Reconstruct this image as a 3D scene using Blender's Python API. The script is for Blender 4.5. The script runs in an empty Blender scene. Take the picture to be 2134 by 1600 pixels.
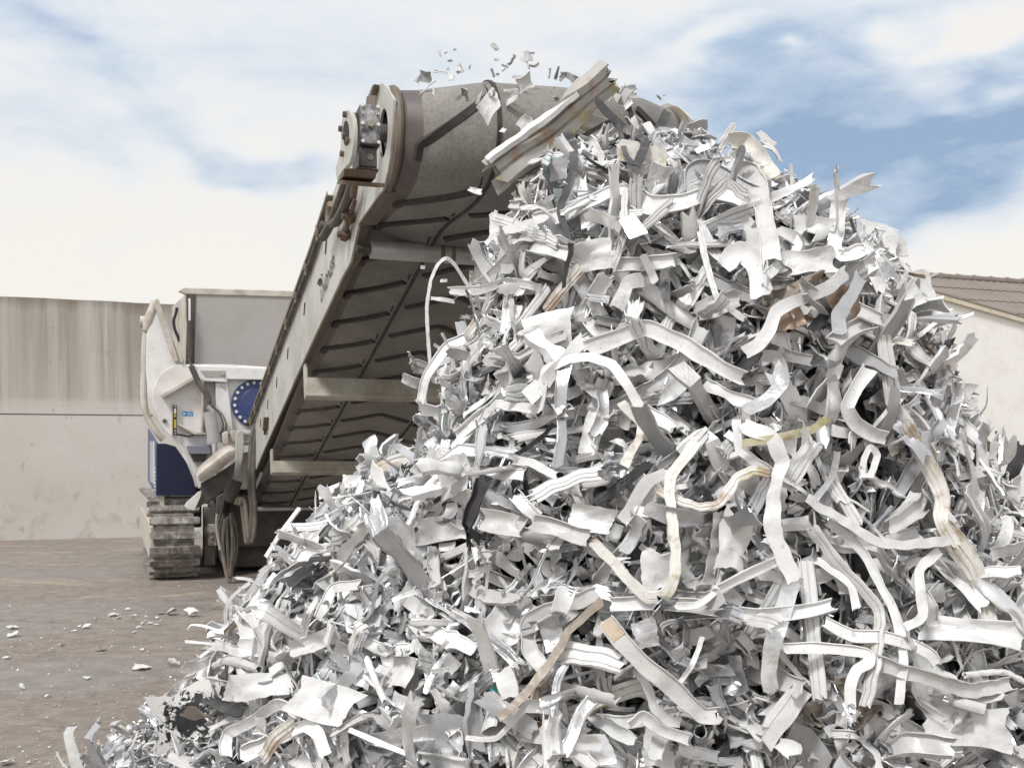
import bpy, bmesh, math, random
import numpy as np
from mathutils import Vector, Matrix
from mathutils.bvhtree import BVHTree

C = bpy.context.scene.collection
R = math.radians
random.seed(7)
rng = np.random.default_rng(11)

# ------------------------------------------------------------------ camera, light, sky
FPX, CX, HY, EYE = 2300.0, 1067.0, 938.0, 1.6          # focal length in photo pixels, centre column, horizon row, eye height
cam_d = bpy.data.cameras.new("camera")
cam = bpy.data.objects.new("camera", cam_d); C.objects.link(cam)
cam.location = (0, 0, EYE); cam.rotation_euler = (R(90), 0, 0)
cam_d.sensor_width = 36.0; cam_d.lens = 36.0 * FPX / 2134.0
cam_d.shift_y = (HY - 800.0) / 2134.0
cam_d.clip_start = 0.1; cam_d.clip_end = 2000
cam_d.dof.use_dof = True; cam_d.dof.focus_distance = 4.8; cam_d.dof.aperture_fstop = 9.0
sc = bpy.context.scene
sc.camera = cam
sc.view_settings.view_transform = 'Standard'; sc.view_settings.look = 'None'
sc.view_settings.exposure = 0.46; sc.view_settings.gamma = 1.0
sc.cycles.max_bounces = 8; sc.cycles.diffuse_bounces = 2; sc.cycles.glossy_bounces = 4

SUN_EL, SUN_AZ = R(52), R(212)      # azimuth measured from +Y clockwise: behind the camera, to its left
sun_d = bpy.data.lights.new("sun", 'SUN'); sun_d.energy = 1.85; sun_d.angle = R(12); sun_d.color = (1.0, 0.985, 0.965)
sun = bpy.data.objects.new("sun", sun_d); C.objects.link(sun)
sdir = Vector((math.sin(SUN_AZ) * math.cos(SUN_EL), math.cos(SUN_AZ) * math.cos(SUN_EL), math.sin(SUN_EL)))
sun.rotation_euler = (-sdir).to_track_quat('-Z', 'Y').to_euler()
sun.location = sdir * 30

class NT:
    """small helper to write node trees"""
    def __init__(s, tree): s.t = tree; s.n = tree.nodes; s.l = tree.links
    def new(s, typ, **kw):
        nd = s.n.new(typ)
        for k, v in kw.items():
            if k.startswith('i_'):
                nd.inputs[int(k[2:])].default_value = v
            else: setattr(nd, k, v)
        return nd
    def link(s, a, b): s.l.new(a, b)
    def math(s, op, a, b=None, c=None, clamp=False):
        nd = s.n.new('ShaderNodeMath'); nd.operation = op; nd.use_clamp = clamp
        for i, q in enumerate((a, b, c)):
            if q is None: continue
            if isinstance(q, (int, float)): nd.inputs[i].default_value = q
            else: s.l.new(q, nd.inputs[i])
        return nd.outputs[0]
    def mix(s, fac, a, b, blend='MIX'):
        nd = s.n.new('ShaderNodeMix'); nd.data_type = 'RGBA'; nd.blend_type = blend
        for sock, q in ((nd.inputs[0], fac), (nd.inputs[6], a), (nd.inputs[7], b)):
            if isinstance(q, (int, float)): sock.default_value = q
            elif isinstance(q, tuple): sock.default_value = q if len(q) == 4 else (*q, 1)
            else: s.l.new(q, sock)
        return nd.outputs[2]
    def noise(s, vec, scale, detail=4, rough=0.55, dist=0.0):
        nd = s.n.new('ShaderNodeTexNoise'); nd.inputs['Scale'].default_value = scale
        nd.inputs['Detail'].default_value = detail; nd.inputs['Roughness'].default_value = rough
        nd.inputs['Distortion'].default_value = dist
        if vec is not None: s.l.new(vec, nd.inputs['Vector'])
        return nd.outputs[0]
    def mapping(s, vec, scale=(1, 1, 1), loc=(0, 0, 0), rot=(0, 0, 0)):
        nd = s.n.new('ShaderNodeMapping'); nd.inputs['Scale'].default_value = scale
        nd.inputs['Location'].default_value = loc; nd.inputs['Rotation'].default_value = rot
        s.l.new(vec, nd.inputs['Vector']); return nd.outputs[0]
    def ramp(s, fac, stops, interp='LINEAR'):
        nd = s.n.new('ShaderNodeValToRGB'); cr = nd.color_ramp; cr.interpolation = interp
        while len(cr.elements) < len(stops): cr.elements.new(0.5)
        for e, (p, c) in zip(cr.elements, stops):
            e.position = p
            if isinstance(c, (int, float)): c = (c, c, c)
            e.color = (*c, 1) if len(c) == 3 else c
        s.l.new(fac, nd.inputs[0]); return nd.outputs[0]

world = bpy.data.worlds.new("World"); sc.world = world; world.use_nodes = True
W = NT(world.node_tree); W.n.clear()
w_out = W.new('ShaderNodeOutputWorld'); w_bg = W.new('ShaderNodeBackground'); W.link(w_bg.outputs[0], w_out.inputs[0])
SKY_STRENGTH = 0.1
w_bg.inputs[1].default_value = SKY_STRENGTH
sky = W.new('ShaderNodeTexSky'); sky.sky_type = 'NISHITA'; sky.sun_disc = False
sky.sun_elevation = SUN_EL; sky.sun_rotation = SUN_AZ; sky.air_density = 1.2; sky.dust_density = 1.5
tc = W.new('ShaderNodeTexCoord'); gen = tc.outputs['Generated']
sep = W.new('ShaderNodeSeparateXYZ'); W.link(gen, sep.inputs[0])
az = W.math('ARCTAN2', sep.outputs[0], sep.outputs[1])          # compass bearing from +Y
el = W.math('ARCSINE', sep.outputs[2])
# wisps: noise stretched along the horizon, sheared so the streaks climb to the upper left / right
comb = W.new('ShaderNodeCombineXYZ'); W.link(az, comb.inputs[0]); W.link(el, comb.inputs[1])
warp_v = W.mapping(comb.outputs[0], scale=(5.0, 9.0, 1))
n_warp = W.noise(warp_v, 1.0, 3, 0.5)
n_warp2 = W.noise(W.mapping(comb.outputs[0], scale=(5.0, 9.0, 1), loc=(7.3, 2.1, 4.0)), 1.0, 3, 0.5)
azw = W.math('ADD', az, W.math('MULTIPLY', W.math('SUBTRACT', n_warp, 0.5), 0.30))
elw = W.math('ADD', el, W.math('MULTIPLY', W.math('SUBTRACT', n_warp2, 0.5), 0.15))
def sky_at(px, py):
    v = Vector(((px - CX) / FPX, 1, (HY - py) / FPX)).normalized()
    return math.atan2(v.x, v.y), math.asin(v.z)
def blob(px, py, rx, ry, tilt, amp):
    """one soft patch of the sky centred on a bearing / elevation"""
    a0, e0 = sky_at(px, py)
    da = W.math('SUBTRACT', azw, a0); de = W.math('SUBTRACT', elw, e0)
    ct, st = math.cos(tilt), math.sin(tilt)
    p = W.math('ADD', W.math('MULTIPLY', da, ct / (rx / FPX)), W.math('MULTIPLY', de, st / (rx / FPX)))
    q = W.math('ADD', W.math('MULTIPLY', da, -st / (ry / FPX)), W.math('MULTIPLY', de, ct / (ry / FPX)))
    r2 = W.math('ADD', W.math('MULTIPLY', p, p), W.math('MULTIPLY', q, q))
    g = W.math('POWER', 2.718, W.math('MULTIPLY', r2, -1.0))
    return W.math('MULTIPLY', g, amp)
field = None
for b in ((1830, 300, 330, 130, 0.12, 0.80), (2100, 200, 260, 120, 0.25, 0.60), (1700, 120, 260, 60, 0.0, 0.42), (1330, 200, 200, 60, 0.3, 0.22),
          (1500, 330, 230, 90, 0.0, 0.35), (1960, 420, 120, 40, 0.5, 0.35), (1690, 410, 170, 80, 0, 0.55), (1480, 230, 160, 60, 0.2, 0.3),
          (130, 90, 210, 45, -0.3, 0.36), (230, 230, 240, 55, -0.22, 0.34), (560, 350, 170, 22, -0.04, 0.42), (650, 330, 90, 16, 0.1, 0.25),
          (480, 60, 420, 140, 0, 0.14), (900, 130, 330, 110, 0, 0.12), (60, 290, 180, 60, -0.3, 0.25), (1420, 60, 250, 40, 0.1, 0.18), (2050, 20, 160, 40, 0, 0.25),
          (2010, 95, 115, 60, 0.55, -0.75), (1480, 105, 160, 30, 0.1, -0.34), (1760, 150, 60, 16, 0.1, -0.45), (1820, 400, 80, 20, 0.2, -0.2), (2080, 275, 120, 20, 0.25, -0.25), (1960, 480, 200, 50, 0.3, 0.16), (1600, 300, 150, 26, 0.25, -0.28), (1900, 230, 170, 24, 0.3, -0.3), (1750, 360, 120, 18, 0.2, -0.22)):
    g = blob(*b); field = g if field is None else W.math('ADD', field, g)
n_a = W.noise(W.mapping(comb.outputs[0], scale=(7, 20, 1), rot=(0, 0, 0.18)), 1.0, 8, 0.6, 0.5)
n_b = W.noise(W.mapping(comb.outputs[0], scale=(22, 55, 1), loc=(3, 1, 0), rot=(0, 0, 0.2)), 1.0, 6, 0.62, 0.3)
wisps = W.math('ADD', W.math('MULTIPLY', W.math('SUBTRACT', n_a, 0.5), 0.9), W.math('MULTIPLY', W.math('SUBTRACT', n_b, 0.5), 0.6))
amt = W.math('ADD', field, W.math('MULTIPLY', wisps, W.math('ADD', W.math('MULTIPLY', field, 1.15), 0.30)))
high = W.ramp(W.math('DIVIDE', W.math('ADD', el, W.math('MULTIPLY', W.math('SUBTRACT', n_a, 0.5), 0.12)), 0.5), [(0.30, 0.0), (0.75, 1.0)])
amt = W.math('ADD', amt, W.math('MULTIPLY', high, 0.09))
amt = W.math('MAXIMUM', amt, 0.0); amt = W.math('MINIMUM', amt, 1.0)
# 0 = bright warm veil, 1 = open blue
cloud_col = W.ramp(amt, [(0.0, (0.775, 0.748, 0.712)), (0.18, (0.69, 0.715, 0.745)), (0.40, (0.535, 0.605, 0.685)), (0.66, (0.375, 0.47, 0.605)), (1.0, (0.26, 0.36, 0.505))])
lowglow = W.ramp(W.math('DIVIDE', el, 0.5), [(0.0, 1.0), (0.28, 0.8), (0.75, 0.0)])
cloud_col = W.mix(W.math('MULTIPLY', W.math('SUBTRACT', 1.0, amt), W.math('MULTIPLY', lowglow, 0.55)), cloud_col, (0.775, 0.735, 0.665))
scaled = W.mix(1.0, cloud_col, (1 / SKY_STRENGTH * 0.90,) * 3, 'MULTIPLY')
sky_mix = W.mix(0.93, sky.outputs[0], scaled)        # thin overcast in front of the blue air
W.link(sky_mix, w_bg.inputs[0])

# ------------------------------------------------------------------ measuring helpers
EYEV = Vector((0, 0, EYE))
def ray(px, py): return Vector(((px - CX) / FPX, 1.0, (HY - py) / FPX))
def at(px, py, depth): return EYEV + ray(px, py) * depth
def ground(px, py, z=0.0): return at(px, py, (EYE - z) * FPX / (py - HY))
def to_px(p): return CX + FPX * p[0] / p[1], HY - FPX * (p[2] - EYE) / p[1]

# ------------------------------------------------------------------ object helpers
def tag(o, label=None, cat=None, group=None, kind=None):
    if label: o['label'] = label
    if cat: o['category'] = cat
    if group: o['group'] = group
    if kind: o['kind'] = kind
    return o
def empty(name, loc=(0, 0, 0)):
    o = bpy.data.objects.new(name, None); o.location = loc; o.empty_display_size = 0.2; C.objects.link(o); return o
def link(name, me, mat, parent=None):
    o = bpy.data.objects.new(name, me); C.objects.link(o)
    for m in (mat if isinstance(mat, (list, tuple)) else [mat]): me.materials.append(m)
    if parent is not None:
        o.parent = parent
        loc = Vector((0, 0, 0)); q = parent
        while q is not None: loc += q.location; q = q.parent
        o.location = -loc                       # meshes are written in world metres
    return o
class MB:
    """collects shapes and links them as one mesh object"""
    def __init__(s): s.bm = bmesh.new()
    def poly_prism(s, pts, ext):
        """pts: planar loop of Vectors, ext: extrusion Vector"""
        ext = Vector(ext); a = [s.bm.verts.new(p) for p in pts]; b = [s.bm.verts.new(Vector(p) + ext) for p in pts]
        n = len(pts); s.bm.faces.new(a[::-1]); s.bm.faces.new(b)
        for i in range(n): s.bm.faces.new((a[i], a[(i + 1) % n], b[(i + 1) % n], b[i]))
        return s
    def box(s, o, x, y, z):
        """corner o and three edge vectors"""
        o, x, y, z = map(Vector, (o, x, y, z))
        return s.poly_prism([o, o + x, o + x + y, o + y], z)
    def tube(s, pts, r, seg=10, closed_ends=True, rib=0.0):
        pts = [Vector(p) for p in pts]; n = len(pts); rs = r if isinstance(r, (list, tuple)) else [r] * n
        up = None; rings = []
        for i, p in enumerate(pts):
            t = (pts[min(i + 1, n - 1)] - pts[max(i - 1, 0)]).normalized()
            if up is None: up = t.orthogonal().normalized()
            up = (up - t * up.dot(t)).normalized(); sd = t.cross(up)
            rr = rs[i] * (1 + (rib if i % 2 else 0))
            rings.append([s.bm.verts.new(p + (up * math.cos(k * 2 * math.pi / seg) + sd * math.sin(k * 2 * math.pi / seg)) * rr) for k in range(seg)])
        for a, b in zip(rings, rings[1:]):
            for k in range(seg): s.bm.faces.new((a[k], a[(k + 1) % seg], b[(k + 1) % seg], b[k]))
        if closed_ends: s.bm.faces.new(rings[0][::-1]); s.bm.faces.new(rings[-1])
        return s
    def disc(s, c, axis, r, th, seg=32, r2=None):
        axis = Vector(axis).normalized(); c = Vector(c)
        return s.tube([c, c + axis * th], [r, r2 or r], seg)
    def quad(s, *p): s.bm.faces.new([s.bm.verts.new(Vector(q)) for q in p]); return s
    def build(s, name, mat, parent=None, bevel=0.0, smooth=35):
        bmesh.ops.remove_doubles(s.bm, verts=s.bm.verts, dist=1e-5)
        bmesh.ops.recalc_face_normals(s.bm, faces=s.bm.faces)
        me = bpy.data.meshes.new(name); s.bm.to_mesh(me); s.bm.free()
        for p in me.polygons: p.use_smooth = True
        me.set_sharp_from_angle(angle=R(smooth))
        o = link(name, me, mat, parent)
        if bevel:
            m = o.modifiers.new("edge", 'BEVEL'); m.width = bevel; m.segments = 2; m.limit_method = 'ANGLE'; m.angle_limit = R(40)
            m.harden_normals = False
        return o
def smooth_path(pts, per=6):
    """Catmull-Rom through the points"""
    P = [np.array(p, float) for p in pts]
    if len(P) < 3:
        return [P[0] + (P[-1] - P[0]) * k / per for k in range(per + 1)]
    out = []
    Q = [2 * P[0] - P[1]] + P + [2 * P[-1] - P[-2]]
    for i in range(1, len(Q) - 2):
        a, b, c, d = Q[i - 1], Q[i], Q[i + 1], Q[i + 2]
        for k in range(per):
            t = k / per
            out.append(0.5 * (2 * b + (c - a) * t + (2 * a - 5 * b + 4 * c - d) * t * t + (3 * b - a - 3 * c + d) * t ** 3))
    out.append(P[-1]); return out

# ------------------------------------------------------------------ materials
def material(name, color, rough=0.5, metal=0.0, dirt=None, dirt_amt=0.35, dirt_scale=3.0, bump=0.0, bump_scale=60, grain=0.10, stretch=(1, 1, 1), coord='Object', edge=None):
    m = bpy.data.materials.new(name); m.use_nodes = True
    T = NT(m.node_tree); b = m.node_tree.nodes['Principled BSDF']
    tcn = T.new('ShaderNodeTexCoord'); v = T.mapping(tcn.outputs[coord], scale=stretch)
    fine = T.noise(v, dirt_scale * 7, 6, 0.65)
    col = T.mix(T.math('MULTIPLY', fine, 1.0), tuple(max(0, c * (1 - grain)) for c in color), tuple(min(1, c * (1 + grain)) for c in color))
    if dirt:
        d = T.noise(v, dirt_scale, 8, 0.62, 0.4)
        f = T.ramp(d, [(0.44, 0.0), (0.68, 1.0)])
        col = T.mix(T.math('MULTIPLY', f, dirt_amt), col, dirt)
        speck = T.noise(v, dirt_scale * 14, 3, 0.5)
        f2 = T.ramp(speck, [(0.64, 0.0), (0.70, 1.0)])
        col = T.mix(T.math('MULTIPLY', f2, dirt_amt * 0.8), col, tuple(c * 0.6 for c in dirt))
    T.link(col, b.inputs['Base Color'])
    b.inputs['Metallic'].default_value = metal
    rr = T.math('ADD', T.math('MULTIPLY', fine, 0.25), rough - 0.12)
    T.link(rr, b.inputs['Roughness'])
    if bump:
        bn = T.new('ShaderNodeBump'); bn.inputs['Strength'].default_value = bump; bn.inputs['Distance'].default_value = 0.004
        T.link(T.noise(v, bump_scale, 5, 0.6), bn.inputs['Height']); T.link(bn.outputs[0], b.inputs['Normal'])
    return m
BROWN = (0.20, 0.145, 0.10)
M_white = material('white_paint', (0.80, 0.79, 0.785), 0.42, dirt=(0.42, 0.36, 0.30), dirt_amt=0.45, dirt_scale=2.2)
M_beige = material('dusty_white_paint', (0.60, 0.555, 0.50), 0.6, dirt=(0.24, 0.17, 0.11), dirt_amt=0.55, dirt_scale=5)
M_plate = material('conveyor_grey_paint', (0.54, 0.54, 0.505), 0.45, dirt=(0.27, 0.235, 0.18), dirt_amt=0.55, dirt_scale=2.4, stretch=(1, 1, 1.0), bump=0.08)
M_beam = material('grey_beam_paint', (0.50, 0.48, 0.415), 0.5, dirt=(0.17, 0.12, 0.08), dirt_amt=0.6, dirt_scale=4)
M_rim = material('worn_edge_paint', (0.19, 0.155, 0.12), 0.6, dirt=(0.12, 0.085, 0.055), dirt_amt=0.6, dirt_scale=6)
M_navy = material('navy_paint', (0.009, 0.012, 0.042), 0.35, dirt=(0.05, 0.045, 0.06), dirt_amt=0.2, dirt_scale=3)
M_blue = material('blue_paint', (0.038, 0.06, 0.19), 0.4, dirt=(0.16, 0.15, 0.17), dirt_amt=0.25, dirt_scale=5)
M_greypanel = material('grey_hopper_paint', (0.41, 0.39, 0.375), 0.6, dirt=(0.30, 0.26, 0.23), dirt_amt=0.25, dirt_scale=3, stretch=(1, 1, 0.6))
M_dark = material('dark_grease_and_shade', (0.055, 0.050, 0.047), 0.55, dirt=(0.16, 0.13, 0.105), dirt_amt=0.6, dirt_scale=6, bump=0.15)  # greasy metal, also the shade colour of the hopper recess and under the hull
M_motor = material('dark_motor_paint', (0.075, 0.068, 0.064), 0.5, dirt=(0.19, 0.155, 0.125), dirt_amt=0.6, dirt_scale=9, bump=0.1)
M_cover = material('worn_black_cover', (0.045, 0.05, 0.075), 0.4, dirt=(0.62, 0.60, 0.56), dirt_amt=0.75, dirt_scale=16)
M_black = material('black_rubber', (0.02, 0.02, 0.021), 0.5, grain=0.3)
M_hose = material('dusty_hose_rubber', (0.085, 0.075, 0.066), 0.6, dirt=(0.24, 0.20, 0.165), dirt_amt=0.6, dirt_scale=7)
M_paleHose = material('pale_dusty_hose', (0.26, 0.215, 0.175), 0.7, dirt=(0.12, 0.10, 0.085), dirt_amt=0.5, dirt_scale=9)
M_steel = material('dull_steel', (0.62, 0.60, 0.58), 0.40, metal=0.55, dirt=(0.22, 0.19, 0.165), dirt_amt=0.35, dirt_scale=6, stretch=(1, 1, 1))
M_chrome = material('bright_rod_steel', (0.85, 0.85, 0.87), 0.2, metal=1.0, grain=0.03)
M_shoe = material('dusty_track_steel', (0.165, 0.145, 0.13), 0.62, metal=0.15, dirt=(0.52, 0.50, 0.475), dirt_amt=0.8, dirt_scale=9, bump=0.25, bump_scale=30)
M_shoe_dark = material('track_recess_steel', (0.085, 0.07, 0.06), 0.7, dirt=(0.19, 0.155, 0.13), dirt_amt=0.6, dirt_scale=8)
M_bolt = material('rusty_bolt', (0.17, 0.12, 0.085), 0.6, metal=0.3, dirt=(0.10, 0.06, 0.04), dirt_amt=0.6, dirt_scale=30)
M_boltw = material('pale_bolt_head', (0.74, 0.74, 0.68), 0.45, grain=0.12)
M_sticker = material('blue_sticker', (0.02, 0.27, 0.60), 0.4)
M_stickw = material('white_print', (0.8, 0.82, 0.84), 0.5)
M_yellow = material('yellow_gauge', (0.60, 0.44, 0.03), 0.4)
M_red = material('red_tape', (0.45, 0.03, 0.05), 0.5)
M_ink = material('black_cut_lettering', (0.015, 0.015, 0.015), 0.7, grain=0.3)

def belt_material():
    m = bpy.data.materials.new('worn_rubber_belt'); m.use_nodes = True
    T = NT(m.node_tree); b = m.node_tree.nodes['Principled BSDF']
    v = T.new('ShaderNodeTexCoord').outputs['Object']
    big = T.noise(v, 2.2, 6, 0.6); fine = T.noise(v, 46, 7, 0.72); sc2 = T.noise(T.mapping(v, scale=(9, 60, 60), rot=(0.3, 0.2, 0.35)), 1.0, 5, 0.65)
    col = T.mix(T.ramp(big, [(0.3, 0.0), (0.72, 1.0)]), (0.175, 0.164, 0.150), (0.32, 0.30, 0.272))
    col = T.mix(T.math('MULTIPLY', T.ramp(fine, [(0.34, 1.0), (0.55, 0.0)]), 0.45), col, (0.08, 0.073, 0.068))
    col = T.mix(T.math('MULTIPLY', T.ramp(sc2, [(0.56, 0.0), (0.72, 1.0)]), 0.3), col, (0.42, 0.395, 0.36))
    T.link(col, b.inputs['Base Color']); b.inputs['Roughness'].default_value = 0.72
    bn = T.new('ShaderNodeBump'); bn.inputs['Strength'].default_value = 0.35; bn.inputs['Distance'].default_value = 0.004
    T.link(fine, bn.inputs['Height']); T.link(bn.outputs[0], b.inputs['Normal'])
    return m
M_belt = belt_material()
M_cleat = material('belt_rubber_ridge', (0.032, 0.029, 0.027), 0.65, dirt=(0.10, 0.088, 0.076), dirt_amt=0.4, dirt_scale=12)  # dark rubber, with the shading under the belt put into the colour too
M_beltedge = material('polished_belt_margin', (0.10, 0.085, 0.082), 0.45, dirt=(0.17, 0.145, 0.13), dirt_amt=0.6, dirt_scale=3)
# ------------------------------------------------------------------ ground, wall, warehouse
def ground_material():
    m = bpy.data.materials.new('dirty_concrete_yard'); m.use_nodes = True
    T = NT(m.node_tree); b = m.node_tree.nodes['Principled BSDF']
    v = T.new('ShaderNodeTexCoord').outputs['Object']
    big = T.noise(T.mapping(v, scale=(0.25, 0.34, 1), rot=(0, 0, 0.30)), 1.0, 6, 0.55, 0.6)
    band = T.noise(T.mapping(v, scale=(0.45, 1.0, 1), loc=(5.3, 1.2, 0), rot=(0, 0, 0.30)), 1.0, 8, 0.62, 0.8)
    fine = T.noise(v, 26, 8, 0.7); grit = T.noise(v, 130, 3, 0.6)
    streak = T.noise(T.mapping(v, scale=(1.6, 4.0, 1), rot=(0, 0, 0.32)), 1.0, 8, 0.66, 0.5)
    col = T.mix(T.ramp(big, [(0.34, 0.0), (0.66, 1.0)]), (0.262, 0.222, 0.190), (0.292, 0.264, 0.238))
    col = T.mix(T.math('MULTIPLY', T.ramp(streak, [(0.42, 0.0), (0.64, 1.0)]), 0.4), col, (0.32, 0.262, 0.212))
    col = T.mix(T.math('MULTIPLY', T.ramp(band, [(0.55, 0.0), (0.63, 1.0)]), 0.55), col, (0.47, 0.39, 0.305))
    wet = T.ramp(T.noise(T.mapping(v, scale=(0.3, 0.6, 1), loc=(2.65, 0.35, 0), rot=(0, 0, 0.34)), 1.0, 7, 0.55, 0.7), [(0.50, 0.0), (0.535, 1.0)])
    col = T.mix(T.math('MULTIPLY', wet, 0.72), col, (0.285, 0.264, 0.246))
    col = T.mix(T.math('MULTIPLY', T.ramp(fine, [(0.34, 1.0), (0.5, 0.0)]), 0.45), col, (0.10, 0.08, 0.066))
    mott = T.noise(v, 5.5, 8, 0.72, 0.6)
    col = T.mix(T.math('MULTIPLY', T.ramp(mott, [(0.44, 1.0), (0.56, 0.0)]), 0.38), col, (0.13, 0.105, 0.09))
    col = T.mix(T.math('MULTIPLY', T.ramp(grit, [(0.66, 0.0), (0.72, 1.0)]), 0.55), col, (0.52, 0.49, 0.46))
    ck = T.new('ShaderNodeTexVoronoi'); ck.feature = 'DISTANCE_TO_EDGE'; ck.inputs['Scale'].default_value = 0.55
    wv = T.new('ShaderNodeVectorMath', operation='MULTIPLY_ADD'); nz = T.new('ShaderNodeTexNoise'); nz.inputs['Scale'].default_value = 2.2; nz.inputs['Detail'].default_value = 6; T.link(v, nz.inputs['Vector'])
    T.link(nz.outputs['Color'], wv.inputs[0]); wv.inputs[1].default_value = (0.8, 0.8, 0); T.link(v, wv.inputs[2]); T.link(wv.outputs[0], ck.inputs['Vector'])
    col = T.mix(T.math('MULTIPLY', T.math('LESS_THAN', ck.outputs['Distance'], 0.0035), 0.55), col, (0.09, 0.075, 0.065))
    # settled metal dust, thicker close to the heap
    vo = T.new('ShaderNodeTexVoronoi'); vo.inputs['Scale'].default_value = 24; T.link(v, vo.inputs['Vector'])
    sep = T.new('ShaderNodeSeparateColor'); T.link(vo.outputs['Color'], sep.inputs[0])
    dots = T.math('MULTIPLY', T.math('LESS_THAN', vo.outputs['Distance'], 0.13), T.math('GREATER_THAN', sep.outputs[0], 0.60))
    clus = T.ramp(T.noise(v, 0.7, 4, 0.6), [(0.42, 0.0), (0.62, 1.0)])
    col = T.mix(T.math('MULTIPLY', T.math('MULTIPLY', dots, clus), 0.9), col, (0.78, 0.77, 0.74))
    T.link(col, b.inputs['Base Color'])
    rough = T.math('SUBTRACT', T.math('ADD', T.math('MULTIPLY', fine, 0.2), 0.68), T.math('MULTIPLY', wet, 0.34))
    T.link(rough, b.inputs['Roughness'])
    bn = T.new('ShaderNodeBump'); bn.inputs['Strength'].default_value = 0.5; bn.inputs['Distance'].default_value = 0.01
    T.link(T.math('ADD', fine, T.math('MULTIPLY', grit, 0.35)), bn.inputs['Height']); T.link(bn.outputs[0], b.inputs['Normal'])
    return m
g = MB()
N = 24
for i in range(N):
    for j in range(N):
        x0, x1 = -300 + 600 * i / N, -300 + 600 * (i + 1) / N; y0, y1 = -200 + 700 * j / N, -200 + 700 * (j + 1) / N
        g.quad((x0, y0, 0), (x1, y0, 0), (x1, y1, 0), (x0, y1, 0))
go = g.build('ground', ground_material()); tag(go, kind='structure')

# machine axes (the retaining wall runs parallel to the front of the machine)
AM = Vector((-847.0 / FPX, 1, 0)).normalized()      # away from the viewer along the machine
TM = Vector((AM.y, -AM.x, 0))                       # across, to the right
UP = Vector((0, 0, 1))
def on_plane(px, py, s):
    """point of the picture on the upright plane across the machine at distance s along its axis"""
    r = ray(px, py); k = s / (r.x * AM.x + r.y * AM.y); return EYEV + r * k
S_WALL = 21.5
def wall_material():
    m = bpy.data.materials.new('stained_concrete'); m.use_nodes = True
    T = NT(m.node_tree); b = m.node_tree.nodes['Principled BSDF']
    v = T.new('ShaderNodeTexCoord').outputs['Object']
    sp = T.new('ShaderNodeSeparateXYZ'); T.link(v, sp.inputs[0])
    big = T.noise(v, 0.5, 6, 0.6); fine = T.noise(v, 18, 6, 0.65)
    col = T.mix(T.ramp(big, [(0.3, 0.0), (0.7, 1.0)]), (0.58, 0.56, 0.52), (0.67, 0.65, 0.61))
    drips = T.noise(T.mapping(v, scale=(2.3, 2.3, 0.10)), 1.0, 7, 0.66)
    drips2 = T.noise(T.mapping(v, scale=(5.5, 5.5, 0.22), loc=(3, 3, 1)), 1.0, 6, 0.62)
    # run-off stains start at the coping and thin out downwards
    upper = T.ramp(T.math('DIVIDE', sp.outputs[2], 4.5), [(0.48, 0.0), (0.545, 0.25), (0.57, 0.62), (0.82, 0.95), (1.0, 1.0)])
    f = T.math('MULTIPLY', T.ramp(drips, [(0.36, 0.0), (0.60, 1.0)]), upper)
    col = T.mix(T.math('MULTIPLY', upper, 0.45), col, (0.42, 0.395, 0.36))
    col = T.mix(T.math('MULTIPLY', f, 0.8), col, (0.285, 0.262, 0.235))
    f2 = T.math('MULTIPLY', T.ramp(drips2, [(0.50, 0.0), (0.66, 1.0)]), upper)
    col = T.mix(T.math('MULTIPLY', f2, 0.55), col, (0.195, 0.165, 0.132))
    topl = T.ramp(T.math('ADD', T.math('DIVIDE', sp.outputs[2], 4.43), T.math('MULTIPLY', T.math('SUBTRACT', drips, 0.5), 0.16)), [(0.93, 0.0), (0.985, 1.0)])
    col = T.mix(T.math('MULTIPLY', topl, 0.7), col, (0.155, 0.115, 0.082))
    low = T.math('MULTIPLY', T.ramp(T.noise(v, 2.6, 7, 0.68, 0.5), [(0.50, 0.0), (0.66, 1.0)]), T.ramp(T.math('DIVIDE', sp.outputs[2], 1.1), [(0.0, 1.0), (1.0, 0.12)]))
    col = T.mix(T.math('MULTIPLY', low, 0.42), col, (0.235, 0.165, 0.115))
    spots = T.ramp(T.noise(T.mapping(v, scale=(6, 6, 3)), 1.0, 3, 0.5), [(0.66, 0.0), (0.72, 1.0)])
    col = T.mix(T.math('MULTIPLY', spots, 0.28), col, (0.22, 0.17, 0.12))
    col = T.mix(T.math('MULTIPLY', fine, 0.22), col, (0.24, 0.21, 0.18))
    T.link(col, b.inputs['Base Color']); b.inputs['Roughness'].default_value = 0.85
    bn = T.new('ShaderNodeBump'); bn.inputs['Strength'].default_value = 0.3; bn.inputs['Distance'].default_value = 0.01
    T.link(fine, bn.inputs['Height']); T.link(bn.outputs[0], b.inputs['Normal'])
    return m
M_wall = wall_material()
wl = MB()
O = AM * S_WALL
zj = on_plane(150, 864, S_WALL).z; zt = on_plane(150, 624, S_WALL).z
wl.box(O - TM * 16 + UP * 0, TM * 30, AM * 0.4, UP * (zj - 0.012))
NT_ = 60                                             # slightly uneven cast coping
tops = [zt + random.uniform(-0.012, 0.012) for _ in range(NT_ + 1)]
loop = [O - TM * 16 + UP * (zj + 0.012)] + [O + TM * 14 + UP * (zj + 0.012)] + [O - TM * 16 + TM * (30 * k / NT_) + UP * tops[k] for k in range(NT_, -1, -1)]
wl.poly_prism(loop, AM * 0.4)
wl.box(O - TM * 16 + AM * 0.06 + UP * (zj - 0.0125), TM * 30, AM * 0.28, UP * 0.025)
wo = wl.build('concrete_wall', M_wall); tag(wo, 'long stained concrete retaining wall with one dark horizontal joint behind the shredder', 'wall')

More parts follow.
